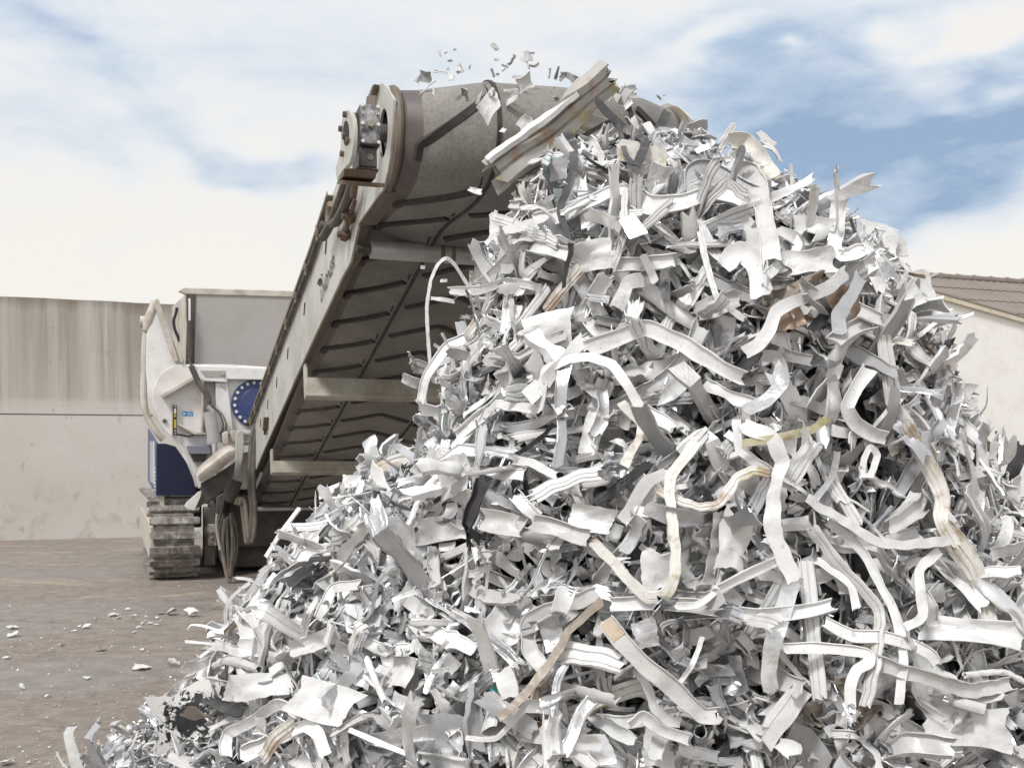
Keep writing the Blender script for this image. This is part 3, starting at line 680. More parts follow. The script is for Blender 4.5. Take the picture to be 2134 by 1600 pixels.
for u in (0.405, 1.045):
    ridge([(u, q) for q in [-math.pi * k / 24 for k in range(24, 0, -1)] + [0.05 * k for k in range(20)] + [1.0 + 0.25 * k for k in range(27)]], w=0.012, hgt=0.022)
    ridge([(u + (0.018 if u < 0.7 else -0.018), q) for q in [-math.pi * k / 24 for k in range(24, 0, -1)] + [0.05 * k for k in range(20)] + [1.0 + 0.25 * k for k in range(27)]], w=0.020, hgt=0.010)
ridge_m.build('belt_groove_rib', M_cleat, belt)
ridge_m = MB(); ridge([(u, 2.87 + 1.03 + 0.02 * math.sin(u * 9)) for u in [0.05 + 1.35 * k / 14 for k in range(15)]], w=0.012, hgt=0.006); ridge_m.build('belt_joint', M_cleat, belt)
# brown rubber skirt running round the drum next to the side plate
for u in (0.018, 1.474):
    m_ = MB(); path = []
    for q in [-math.pi * k / 20 for k in range(21, 0, -1)] + [0.08 * k for k in range(13)]:
        path.append(belt_pt(0.03 if u < 1 else 1.46, q, 0.012) + CU * (u - (0.03 if u < 1 else 1.46)) * KS)
    m_.tube(path, 0.026, 8); m_.build('drum_rim', M_rim, conv)
m_ = MB(); m_.tube([cv(0.02, -0.80, 0.15), cv(1.43, -0.80, 0.15)], 0.20, 32); m_.tube([cv(0.0, -0.80, 0.15), cv(1.52, -0.80, 0.15)], 0.055, 20); m_.build('head_drum', M_dark, conv)

def on_u(px, py, u):
    """point of the picture on the upright plane at position u across the conveyor"""
    nn = CU; base = cv(u, 0, 0); r = ray(px, py); k = nn.dot(base - EYEV) / nn.dot(r); return EYEV + r * k
# side plates
LIP = LIP_ = [(-0.66, -0.085), (-0.10, 0.035), (0.165, -0.052), (0.45, -0.02), (2.0, 0.07), (5.18, 0.205), (6.7, 0.235)]
TOPL_ = [(6.7, 0.86), (5.99, 0.835), (1.32, 0.60), (0.59, 0.60), (-0.1, 0.56), (-0.70, 0.47)]
EAR_ = [(-0.818, 0.425), (-0.93, 0.33), (-1.045, 0.19), (-1.0, 0.09), (-0.915, -0.02), (-0.85, -0.06), (-0.74, -0.09)]
def plate_obj(u, th, name, lift=0.0):
    LIP, TOPL, EAR = [[(v, n + lift * min(1, max(0, 0.4 - v))) for v, n in t] for t in (LIP_, TOPL_, EAR_)]
    bm = bmesh.new()
    hole = [(-0.80 + 0.105 * math.cos(a), 0.165 + lift + 0.115 * math.sin(a)) for a in [2 * math.pi * k / 24 for k in range(24)]]
    out = LIP + TOPL + EAR
    # cut the outline in two along the drum axis height so that the hub opening stays open
    vo = [bm.verts.new(cv(u, v, n)) for v, n in out]; vh = [bm.verts.new(cv(u, v, n)) for v, n in hole]
    nL, nT = len(LIP), len(TOPL)
    # hole indices: 0 = towards the tail, 12 = towards the front; upper arc 0..12, lower arc 12..24
    front_i = nL + nT + 2                                   # ear corner facing the hub
    split_t = nL + 3                                        # point on the top line beside the hub
    loopA = vo[split_t:front_i + 1] + [vh[k] for k in range(12, 2, -1)]
    loopB = vo[front_i:] + vo[:split_t + 1] + [vh[3], vh[2], vh[1], vh[0]] + [vh[k] for k in range(23, 11, -1)]
    bm.faces.new(loopA); bm.faces.new(loopB)
    bmesh.ops.triangulate(bm, faces=bm.faces[:])
    bmesh.ops.recalc_face_normals(bm, faces=bm.faces[:])
    fs = [f for f in bm.faces]
    ext = bmesh.ops.extrude_face_region(bm, geom=fs)
    vs = [e for e in ext['geom'] if isinstance(e, bmesh.types.BMVert)]
    bmesh.ops.translate(bm, verts=vs, vec=CU * th * KS)
    m = MB(); m.bm.free(); m.bm = bm
    return m.build(name, M_plate, conv)
pl = plate_obj(-0.012, 0.012, 'side_plate')
plr = plate_obj(UR, 0.012, 'side_plate', 0.07)
m_ = MB()
for u0, u1 in ((0.0005, 0.055), (UR - 0.055, UR - 0.0005)):
    for (v0, n0), (v1, n1) in zip(LIP, LIP[1:]):
        if v0 < -0.6: w_ = 0.035
        m_.poly_prism([cv(u0, v0, n0), cv(u1, v0, n0 + 0.03), cv(u1, v1, n1 + 0.03), cv(u0, v1, n1)], CN * 0.012 * KS)
m_.build('lower_flange', M_rim, conv)
m_ = MB()                                                 # bent guard at the kink below the drum
m_.poly_prism([cv(-0.016, -0.70, -0.098), cv(0.085, -0.70, -0.075), cv(0.085, -0.12, 0.035), cv(-0.016, -0.12, 0.025)], CN * 0.012 * KS)
m_.build('guard_strip', M_rim, conv)
# top edge tray with brown edge strip
m_ = MB()
for (v0, n0), (v1, n1) in zip([(6.7, 0.86), (5.99, 0.835), (1.32, 0.60), (0.62, 0.60)], [(5.99, 0.835), (1.32, 0.60), (0.62, 0.60)]):
    m_.poly_prism([cv(-0.045, v0, n0 - 0.02), cv(-0.013, v0, n0 - 0.02), cv(-0.013, v1, n1 - 0.02), cv(-0.045, v1, n1 - 0.02)], CN * 0.008 * KS)
    m_.poly_prism([cv(-0.050, v0, n0 - 0.02), cv(-0.045, v0, n0 - 0.02), cv(-0.045, v1, n1 - 0.02), cv(-0.050, v1, n1 - 0.02)], CN * 0.028 * KS)
m_.build('cable_tray', M_rim, conv)
m_ = MB(); m_.tube([cv(-0.035, 0.9, 0.545), cv(-0.035, 1.32, 0.535), cv(-0.035, 3.0, 0.615), cv(-0.035, 5.2, 0.725), cv(-0.035, 6.0, 0.75)], 0.02, 9); m_.build('conduit', M_hose, conv)
for v in (1.05, 1.6, 2.15, 2.75, 3.4, 4.0, 4.7, 5.4, 5.9):
    n_ = lerp_table([(0.9, 0.545), (1.32, 0.535), (3.0, 0.615), (5.2, 0.725), (6.0, 0.75)], v)[0]
    m_ = MB(); m_.tube([cv(-0.04, v - 0.02, n_), cv(-0.04, v + 0.02, n_)], 0.028, 9); m_.tube([cv(-0.05, v, n_ + 0.02), cv(-0.05, v, n_ + 0.055)], 0.012, 6); m_.tube([cv(-0.05, v, n_ - 0.05), cv(-0.05, v, n_ - 0.02)], 0.010, 6); m_.build('hose_clip', M_rim, conv)
# slots and fittings on the plate
m_ = MB()
for v, n in ((0.93, 0.40), (1.95, 0.40), (2.95, 0.43), (3.75, 0.46), (4.5, 0.50), (5.2, 0.53), (5.75, 0.56)):
    m_.poly_prism([cv(-0.0135, v - 0.035, n + 0.035), cv(-0.0135, v - 0.01, n + 0.045), cv(-0.0135, v + 0.06, n - 0.025), cv(-0.0135, v + 0.035, n - 0.035)], CU * -0.004)
m_.build('slot', M_ink, pl)
m_ = MB(); m_.tube([on_u(740, 420, -0.04), on_u(731, 445, -0.04), on_u(717, 496, -0.04)], 0.014, 9)
for x, y, r_ in ((729, 452, 0.036), (719, 489, 0.034)):
    d_ = (on_u(717, 496, -0.04) - on_u(740, 420, -0.04)).normalized(); q_ = on_u(x, y, -0.04)
    m_.tube([q_ - d_ * 0.035, q_ + d_ * 0.035], r_, 6); m_.tube([q_ - CU * 0.05, q_ + CU * 0.045], 0.02, 8)
m_.build('belt_tensioner', M_bolt, conv)
m_ = MB(); m_.poly_prism([cv(-0.014, 4.63, 0.29), cv(-0.014, 4.50, 0.38), cv(-0.014, 4.45, 0.36), cv(-0.014, 4.55, 0.27)], CU * -0.05); m_.disc(cv(-0.02, 4.62, 0.27), -CU, 0.03, 0.03, 8); m_.build('latch', M_bolt, conv)
# crossbeams and rollers under the belt
for v0, nt, nb_ in ((2.13, -0.045, -0.165), (4.46, -0.045, -0.135)):
    m_ = MB(); m_.box(cv(0.0, v0, nb_), CU * UR * KS, CV * 0.010 * KS, CN * (nt - nb_) * KS)
    m_.box(cv(0.0, v0 - 0.012, nb_ - 0.022), CU * UR * KS, CV * 0.10 * KS, CN * 0.0215 * KS)
    for u in (0.0005, UR - 0.0205):
        m_.box(cv(u, v0 + 0.0105, nb_ + 0.0005), CU * 0.02 * KS, CV * 0.09 * KS, CN * (0.07 - nb_) * KS)
    m_.build('crossbeam', M_beam, conv, bevel=0.004)
m_ = MB(); m_.tube([cv(0.075, 0.03, -0.035), cv(UR - 0.075, 0.03, -0.035)], 0.052 * KS, 22); rl = m_.build('roller', M_steel, conv)
m_ = MB(); m_.tube([cv(0.0, 0.03, -0.035), cv(0.074, 0.03, -0.035)], 0.022 * KS, 12); m_.build('axle', M_dark, rl)
for u in (0.455, 0.515):
    m_ = MB(); m_.tube([cv(u, 0.03, -0.035), cv(u + 0.022, 0.03, -0.035)], 0.0565 * KS, 22); m_.build('roller_ring', M_rim, rl)
m_ = MB(); m_.tube([cv(0.03, 6.55, -0.03), cv(UR, 6.55, -0.03)], 0.03, 14); m_.build('roller', M_steel, conv)

# geared drive on the outside of the left plate
UM = -0.33
arm = [(722, 228), (729, 232), (735, 248), (737, 270), (736, 300), (733, 325), (727, 342), (716, 354), (707, 372), (704, 383), (701, 372), (699, 352), (704, 335), (710, 305), (712, 265), (715, 238)]
m_ = MB(); m_.poly_prism([on_u(x, y, UM) for x, y in arm], CU * 0.02); dm = m_.build('torque_arm', M_plate, conv, bevel=0.004)
m_ = MB(); m_.poly_prism([on_u(x, y, UM) for x, y in ((704, 383), (707, 372), (716, 354), (727, 342))] + [on_u(733, 383, UM)][:0] , CU * 0.30) if False else None
m_ = MB(); m_.poly_prism([on_u(702, 383, UM), on_u(706, 366, UM), on_u(718, 350, UM), on_u(716, 366, UM)], CU * 0.15); m_.poly_prism([on_u(702, 384, UM), on_u(704, 377, UM), on_u(714, 375, UM), on_u(714, 384, UM)], CU * 0.20); m_.build('arm_bracket', M_bolt, dm)
m_ = MB()
slot_ = [on_u(722 + 5.5 * math.cos(a), 278 + 26 * math.sin(a), UM) for a in [2 * math.pi * k / 18 for k in range(18)]]
m_.poly_prism(slot_, CU * -0.004); m_.build('arm_opening', M_ink, dm)
for x, y in ((722, 239), (713, 269), (728, 293), (716, 321), (721, 285)):
    m_ = MB(); m_.disc(on_u(x, y, UM), -CU, 0.014, 0.017, 6); m_.build('bolt', M_bolt, dm)
# gearbox: block with a cover plate that faces the yard
gc = cv(0, -0.80, 0.165)
g0 = on_u(745, 222, UM + 0.06); 
GA, GB = (CVA * -1.0), UP                                  # towards the viewer, up
GX = CVA.cross(UP).normalized(); GX = CU
tilt = Matrix.Rotation(R(-4), 3, GX)
gU = tilt @ UP; gF = tilt @ (-CVA)
org = on_u(750, 301, UM + 0.075)
m_ = MB(); W_g, H_g, D_g = 0.098, 0.195, 0.24
m_.box(org, CU * W_g, gU * H_g, -gF * D_g)
m_.box(org + CU * 0.0 - gU * 0.10 - gF * 0.02, CU * (W_g - 0.012), gU * 0.099, -gF * D_g * 0.8)
m_.disc(org + CU * -0.045 + gU * H_g * 0.5 - gF * 0.13, CU, 0.098, 0.045, 28); 
gb_ = m_; m_ = MB(); m_.tube([cv(-0.20, -0.80, 0.165), cv(-0.13, -0.80, 0.165)], 0.075, 24); m_.tube([cv(-0.13, -0.80, 0.165), cv(0.02, -0.80, 0.165)], 0.05, 16); m_.build('drive_shaft', M_motor, conv); m_ = gb_
m_.box(org - gU * 0.117 - gF * 0.015 + CU * -0.015, CU * (W_g + 0.01), gU * 0.016, -gF * 0.13)
gb = m_.build('gearbox', M_motor, conv, bevel=0.008)
m_ = MB(); m_.disc(org + CU * W_g * 0.52 - gU * 0.05 - gF * 0.019, gF, 0.016, 0.004, 14); m_.build('drain_plug', M_paleHose, gb)
m_ = MB(); m_.box(org + gF * 0.0005 + CU * 0.002 + gU * 0.002, CU * (W_g - 0.004), gU * (H_g - 0.004), gF * 0.014); cp = m_.build('cover_plate', M_cover, gb, bevel=0.006)
for fu in (0.12, 0.88):
    for fh in (0.06, 0.5, 0.94):
        m_ = MB(); m_.disc(org + gF * 0.0147 + CU * W_g * fu + gU * H_g * fh, gF, 0.0095, 0.009, 10, r2=0.008); m_.build('cover_bolt', M_boltw, gb)
m_ = MB(); m_.disc(org + gF * 0.0147 + CU * W_g * 0.5 + gU * H_g * 0.5, gF, 0.018, 0.015, 6); m_.build('plug', M_beam, gb)
# raised sheet behind the ear and its folded edge
m_ = MB(); m_.poly_prism([on_u(798, 178, 0.0) - CU * 0.02, on_u(793, 182, 0.0) - CU * 0.02, on_u(784, 205, 0.0) - CU * 0.02, on_u(781, 224, 0.0) - CU * 0.02, on_u(786, 215, 0) - CU * 0.02], CU * -0.03); m_.build('shield', M_rim, conv); m_ = MB(); m_.poly_prism([on_u(764, 202, UM + 0.2), on_u(768, 199, UM + 0.2), on_u(781, 199, UM + 0.2), on_u(781, 219, UM + 0.2), on_u(762, 219, UM + 0.2)], CU * 0.01)
m_.build('shield', M_rim, conv)
# twin hoses from the drive down to the cable tray
for pts, r_, mt in (([(723, 372), (716, 395), (705, 425), (694, 455), (682, 480), (673, 495)], 0.030, M_hose), ([(736, 374), (730, 400), (718, 430), (708, 450), (701, 462), (690, 466)], 0.030, M_hose), ([(741, 376), (738, 398), (736, 412)], 0.02, M_bolt), ([(690, 425), (687, 440), (686, 460), (689, 470)], 0.026, M_paleHose)):
    m_ = MB(); m_.tube(smooth_path([on_u(x, y, -0.07) for x, y in pts], 8), r_, 9, rib=0.10); m_.build('corrugated_hose', mt, conv)
# lettering cut into the plate, and the number painted on the gearbox cover
def lettering(name, text, size, origin, xdir, ydir, mat, parent, shear=0.0):
    cu = bpy.data.curves.new(name, 'FONT'); cu.body = text; cu.size = size; cu.extrude = 0.0015; cu.shear = shear; cu.space_character = 1.05
    tmp = bpy.data.objects.new(name, cu); C.objects.link(tmp)
    dg = bpy.context.evaluated_depsgraph_get(); me = bpy.data.meshes.new_from_object(tmp.evaluated_get(dg)); bpy.data.objects.remove(tmp)
    x = Vector(xdir).normalized(); z = x.cross(Vector(ydir)).normalized(); y = z.cross(x)
    M = Matrix((x, y, z)).transposed().to_4x4(); M.translation = origin
    me.transform(M); return link(name, me, mat, parent)
la, lb = on_u(668, 632, -0.016), on_u(697, 556, -0.016)
lw = (lb - la).length
tw = lettering('lettering', 'LINDNER', 1.0, la, lb - la, CN, M_ink, pl)
xs = [(v_.co - la).dot((lb - la).normalized()) for v_ in tw.data.vertices]; kx = lw / max(xs)
M_ = Matrix.Translation(la) @ Matrix.Scale(kx, 4) @ Matrix.Translation(-la); tw.data.transform(M_)
# height of the letters in the photo is a little less than the run of the word suggests
m_ = MB()                                                  # the small mark above the word: two strokes, a bar and a dot
for pts in (((661, 592), (665, 580), (667, 581), (663, 593)), ((664, 587), (669, 579), (670.5, 580.5), (666, 588)), ((665, 595), (670, 583), (671.5, 584), (667, 596)), ((668.5, 574), (670.5, 570.5), (672, 571.5), (670, 575))):
    m_.poly_prism([on_u(x, y, -0.0155) for x, y in pts], CU * -0.003)
m_.build('emblem', M_ink, pl)
no = org + gF * 0.0155 + CU * W_g * 0.06 + gU * H_g * 0.74
lettering('painted_number', '2E103124', 0.0205, no, CU, gU, M_stickw, cp, shear=0.1)
# ------------------------------------------------------------------ the scrap heap: overall form
# photo row, silhouette left / right, distance of the centre line, half depth to the front / back
FORM = [(274, 1250, 1400, 5.18, 0.10, 0.12), (292, 1190, 1480, 5.18, 0.22, 0.22), (318, 1125, 1585, 5.20, 0.36, 0.30), (352, 1090, 1625, 5.20, 0.48, 0.36),
        (400, 1050, 1650, 5.22, 0.60, 0.42), (450, 1035, 1735, 5.25, 0.72, 0.52), (500, 1000, 1795, 5.28, 0.84, 0.62), (560, 968, 1870, 5.30, 0.96, 0.75), (620, 950, 1935, 5.34, 1.08, 0.9),
        (700, 940, 1945, 5.40, 1.22, 1.0), (760, 905, 1950, 5.44, 1.33, 1.1), (830, 890, 1950, 5.48, 1.45, 1.2), (900, 892, 1975, 5.55, 1.56, 1.3), (950, 815, 2000, 5.60, 1.65, 1.35),
        (1000, 725, 2030, 5.65, 1.74, 1.4), (1050, 665, 2075, 5.70, 1.83, 1.5), (1150, 572, 2145, 5.80, 2.0, 1.6), (1250, 487, 2215, 5.88, 2.16, 1.75), (1330, 430, 2255, 5.95, 2.28, 1.85),
        (1400, 395, 2290, 6.0, 2.38, 1.95), (1470, 335, 2310, 6.0, 2.46, 2.0), (1530, 250, 2330, 6.0, 2.52, 2.05), (1556, 190, 2340, 6.0, 2.55, 2.1)]
def lumps(x, y, z): return 0.055 * (math.sin(2.3 * x + 1.1 + 1.7 * z) + math.sin(3.1 * y - 2.3 * z + 0.4 * x) + 0.7 * math.sin(4.7 * z + 2.9 * x + 0.6) + 0.6 * math.sin(5.9 * x - 3.3 * z + 2.0))
NTH = 96
def heap_surface(inset=0.0):
    V = []
    for (y, xl, xr, cy, fr, bk) in FORM_F:
        z = EYE + (HY - y) / FPX * cy
        X0 = (xl - CX) / FPX * cy; X1 = (xr - CX) / FPX * cy; xc = 0.5 * (X0 + X1); hw = 0.5 * (X1 - X0) * 0.985
        for k in range(NTH):
            a = 2 * math.pi * k / NTH; ca, sa = math.cos(a), math.sin(a)
            e = 2 / 2.25; px = math.copysign(abs(ca) ** e, ca); py = math.copysign(abs(sa) ** e, sa)
            x = xc + hw * px; yy = cy + (fr if sa < 0 else bk) * py
            l = lumps(x, yy, z) * min(1, fr) * abs(sa) - inset - 0.07
            rad = Vector((px / max(hw, .05), py / max(fr, .05), 0)).normalized()
            V.append((x + rad.x * l, yy + rad.y * l, max(z, 0.0) - inset * 0.3))
    return V
# densify the rows
FORM_F = []
for a, b in zip(FORM, FORM[1:]):
    for k in range(4):
        t = k / 4; FORM_F.append(tuple(p + (q - p) * t for p, q in zip(a, b)))
FORM_F.append(FORM[-1])
def grid_faces(nr):
    F = []
    for r in range(nr - 1):
        for k in range(NTH):
            a, b = r * NTH + k, r * NTH + (k + 1) % NTH
            F.append((a, b, b + NTH, a + NTH))
    F.append(tuple(range(NTH))[::-1])
    return F
HV = heap_surface(); HF = grid_faces(len(FORM_F))
HEAP = BVHTree.FromPolygons([Vector(v) for v in HV], HF)
def heap_hit(px, py):
    """where the sight line of a photo pixel meets the heap; None off the silhouette"""
    d = ray(px, py).normalized(); hit = HEAP.ray_cast(EYEV, d, 60)
    return (hit[0], hit[1] if hit[1].dot(d) < 0 else -hit[1]) if hit[0] is not None else None
def heap_near(p):
    co, nn, idx, dist = HEAP.find_nearest(p)
    cen = Vector((0.7, 5.6, co.z)); out = co - cen
    return co, (nn if nn.dot(out) > 0 else -nn)

# ------------------------------------------------------------------ scrap metal materials (one per finish)
def scrap_material(name, metal, rough, tone, dirt_amt=0.52):
    m = bpy.data.materials.new(name); m.use_nodes = True
    T = NT(m.node_tree); b = m.node_tree.nodes['Principled BSDF']
    at_ = T.new('ShaderNodeAttribute'); at_.attribute_name = 'tint'
    v = T.new('ShaderNodeTexCoord').outputs['Object']
    n1 = T.noise(v, 7, 6, 0.62, 0.3); n2 = T.noise(v, 42, 6, 0.7); n3 = T.noise(T.mapping(v, scale=(90, 90, 14)), 1.0, 4, 0.6)
    col = at_.outputs['Color']
    col = T.mix(T.math('MULTIPLY', T.ramp(n1, [(0.50, 0.0), (0.70, 1.0)]), dirt_amt), col, (0.37, 0.36, 0.345))
    col = T.mix(T.math('MULTIPLY', T.ramp(n2, [(0.58, 0.0), (0.70, 1.0)]), dirt_amt * 0.8), col, (0.20, 0.193, 0.186))
    col = T.mix(T.math('MULTIPLY', T.ramp(n3, [(0.62, 0.0), (0.72, 1.0)]), 0.25), col, (0.42, 0.41, 0.40))
    if name == 'stained_scrap':
        n4 = T.noise(v, 11, 5, 0.6, 0.4)
        col = T.mix(T.math('MULTIPLY', T.ramp(n4, [(0.50, 0.0), (0.62, 1.0)]), 0.75), col, T.mix(T.ramp(T.noise(v, 5, 3, 0.5), [(0.45, 0.0), (0.55, 1.0)]), (0.40, 0.34, 0.10), (0.36, 0.235, 0.14)))
    T.link(col, b.inputs['Base Color'])
    b.inputs['Metallic'].default_value = metal
    T.link(T.math('ADD', T.math('MULTIPLY', n1, 0.25), rough - 0.12), b.inputs['Roughness'])
    bn = T.new('ShaderNodeBump'); bn.inputs['Strength'].default_value = 0.55; bn.inputs['Distance'].default_value = 0.010
    T.link(T.math('ADD', T.math('ADD', n1, T.math('MULTIPLY', T.noise(v, 22, 3, 0.5), 0.55)), T.math('MULTIPLY', n2, 0.14)), bn.inputs['Height']); T.link(bn.outputs[0], b.inputs['Normal'])
    return m
M_sw = scrap_material('white_coated_scrap', 0.0, 0.34, 1)
M_sa = scrap_material('bare_aluminium_scrap', 0.9, 0.30, 1, 0.3)
M_sd = scrap_material('dark_scrap', 0.1, 0.40, 1, 0.2)
M_ss = scrap_material('stained_scrap', 0.0, 0.55, 1, 0.5)
TINTS = dict(W=((0.77, 0.77, 0.77), M_sw), V=((0.61, 0.60, 0.588), M_sw), G=((0.40, 0.40, 0.405), M_sw), A=((0.80, 0.80, 0.81), M_sa), S=((0.60, 0.60, 0.62), M_sa),
             D=((0.06, 0.058, 0.062), M_sd), K=((0.022, 0.022, 0.024), M_sd), T=((0.30, 0.255, 0.21), M_sd), B=((0.70, 0.68, 0.64), M_ss), Y=((0.66, 0.63, 0.44), M_ss), C=((0.32, 0.225, 0.16), M_sd), P=((0.66, 0.75, 0.76), M_sw), N=((0.50, 0.485, 0.455), M_ss), R=((0.25, 0.05, 0.03), M_ss))

# cross-sections in units of the strip width: centre line, thickness is added
SECT = {
 'flat': [(-.5, .02), (-.2, 0), (.2, 0), (.5, .02)],
 'lip': [(-.5, .16), (-.49, .0), (-.2, -.01), (.2, -.01), (.49, 0), (.5, .16)],
 'chan': [(-.5, .34), (-.5, 0), (-.15, -.015), (.15, -.015), (.5, 0), (.5, .34)],
 'onelip': [(-.5, .22), (-.48, .0), (-.1, 0), (.3, .01), (.5, .0)],
 'rib': [(-.5, .05), (-.46, 0), (-.2, 0), (-.17, .07), (-.10, .07), (-.07, 0), (.12, 0), (.15, .09), (.22, .09), (.25, 0), (.46, 0), (.5, .08)],
 'groove': [(-.5, -.08), (-.45, 0), (-.20, .02), (-.17, -.09), (-.08, -.09), (-.05, .02), (.25, .01), (.27, -.05), (.32, -.05), (.34, .01), (.45, 0), (.5, -.12)],
 'ell': [(-.5, 0), (.05, .0), (.5, .0), (.5, -.45)],
 'cup': [(-.5, .2), (-.3, .05), (0, 0), (.3, .05), (.5, .2)],
 'box': [(-.02, -.28), (-.5, -.28), (-.5, .0), (-.2, 0), (-.17, -.05), (-.1, -.05), (-.07, 0), (.5, 0), (.5, -.28), (.02, -.28)],
 'beam': [(-.02, -.5), (-.5, -.5), (-.5, -.02), (-.29, 0), (-.26, -.10), (-.17, -.10), (-.14, 0), (.08, 0), (.11, -.10), (.20, -.10), (.23, 0), (.5, -.03), (.5, -.5), (.02, -.5)],
 'tube': [(.05, -.42), (-.28, -.34), (-.45, -.1), (-.42, .2), (-.2, .4), (.1, .42), (.38, .25), (.45, -.05), (.32, -.3), (.1, -.42)],
}
def loop_of(style, th):
    c = np.array(SECT[style], float); n = len(c)
    t = np.zeros_like(c); t[1:-1] = c[2:] - c[:-2]; t[0] = c[1] - c[0]; t[-1] = c[-1] - c[-2]
    t /= np.linalg.norm(t, axis=1)[:, None] + 1e-9
    nn = np.stack([-t[:, 1], t[:, 0]], 1)
    return np.vstack([c + nn * th / 2, (c - nn * th / 2)[::-1]]), n
def sweep(P, N, Wd, style, th, jag=0.3, r=rng):
    """P path, N facing normals, Wd widths -> vertices, quads"""
    P = np.asarray(P, float); N = np.asarray(N, float); M = len(P); Wd = np.asarray(Wd, float)
    T = np.gradient(P, axis=0); T /= np.linalg.norm(T, axis=1)[:, None] + 1e-9
    N = N - T * (N * T).sum(1)[:, None]; N /= np.linalg.norm(N, axis=1)[:, None] + 1e-9
    S = np.cross(T, N)
    L, n = loop_of(style, th); K = len(L)
    V = P[:, None, :] + (S[:, None, :] * L[None, :, 0, None] + N[:, None, :] * L[None, :, 1, None]) * Wd[:, None, None]
    # torn ends: shift the end ring along the strip, both faces of a point together
    for e, sgn in ((0, -1), (M - 1, 1)):
        j = r.normal(0, jag, n) * Wd[e] * 0.6; j = np.concatenate([j, j[::-1]])
        V[e] += T[e] * (sgn * j)[:, None]
    V = V.reshape(-1, 3)
    i = np.arange(M - 1)[:, None] * K; k = np.arange(K)[None, :]; k2 = (k + 1) % K
    Q = np.stack([i + k, i + k2, i + K + k2, i + K + k], -1).reshape(-1, 4)
    a = np.arange(n - 1); c0 = np.stack([a + 1, a, K - 1 - a, K - 2 - a], 1); c1 = c0[:, ::-1] + (M - 1) * K
    return V, np.vstack([Q, c0, c1])
def sheet(w, l, n=9, crump=0.10, bend=0.0, th=0.004, r=rng, jag=0.075):
    """torn, folded piece of sheet metal about w x l"""
    g = np.linspace(-1, 1, n); X, Y = np.meshgrid(g, g, indexing='ij')
    lo = lambda: np.interp(g, np.linspace(-1, 1, 4), r.normal(0, 1.1, 4)) + 0.35 * r.normal(0, 1, n)
    ex = 1 + jag * lo(); ey = 1 + jag * lo()
    edge = np.maximum(abs(X), abs(Y)) ** 2
    X2 = X * (1 + (ex[None, :] - 1) * edge) ; Y2 = Y * (1 + (ey[:, None] - 1) * edge)
    ang = r.uniform(-.35, .35); X2 = X2 + Y2 * math.tan(ang) * 0.5
    corner = (X * Y) * r.normal(0, .07); X2 = X2 * (1 + corner); Y2 = Y2 * (1 - corner * r.uniform(-1, 1))
    Z = np.zeros_like(X)
    for _ in range(r.integers(3, 7)):
        a = r.uniform(0, math.pi); o = r.uniform(-.6, .6); d = math.cos(a) * X + math.sin(a) * Y - o
        Z += r.choice([-1, 1]) * crump * r.uniform(.4, 1.4) * np.abs(d)
    Z += crump * 0.10 * r.normal(0, 1, X.shape)
    Z += crump * 0.3 * np.sin(X * r.uniform(2, 5) + r.uniform(0, 6)) * np.cos(Y * r.uniform(2, 5) + r.uniform(0, 6))
    P = np.stack([X2 * w / 2, Y2 * l / 2, Z * max(w, l) / 2], -1)
    if bend:
        rad = l / bend; a = P[..., 1] / rad
        P = np.stack([P[..., 0], (rad - P[..., 2]) * np.sin(a), rad - (rad - P[..., 2]) * np.cos(a)], -1)
    P -= P.reshape(-1, 3).mean(0)
    du = np.gradient(P, axis=0); dv = np.gradient(P, axis=1); nn = np.cross(du, dv); nn /= np.linalg.norm(nn, axis=-1)[..., None] + 1e-9
    A = (P + nn * th / 2).reshape(-1, 3); B = (P - nn * th / 2).reshape(-1, 3); V = np.vstack([A, B]); o = n * n
    idx = np.arange(n * n).reshape(n, n)
    q = np.stack([idx[:-1, :-1], idx[1:, :-1], idx[1:, 1:], idx[:-1, 1:]], -1).reshape(-1, 4)
    rim = np.concatenate([idx[0, :], idx[1:, -1], idx[-1, -2::-1], idx[-2:0:-1, 0]]); r2 = np.roll(rim, -1)
    return V, np.vstack([q, q[:, ::-1] + o, np.stack([rim, r2, r2 + o, rim + o], 1)])
def crinkle(V, amp, wave, r):
    """crushed metal: uneven dents a few centimetres across"""
    V = np.asarray(V, float); out = V.copy()
    for k in range(4):
        d = r.normal(0, 1, (3, 3)); f = 2 * math.pi / (wave * r.uniform(.6, 1.6))
        ph = V @ (d / np.linalg.norm(d, axis=0)) * f + r.uniform(0, 6.28, 3)
        out += amp * (.6 if k else 1) * np.sin(ph)[:, [1, 2, 0]] * r.uniform(.4, 1, 3)
    return out
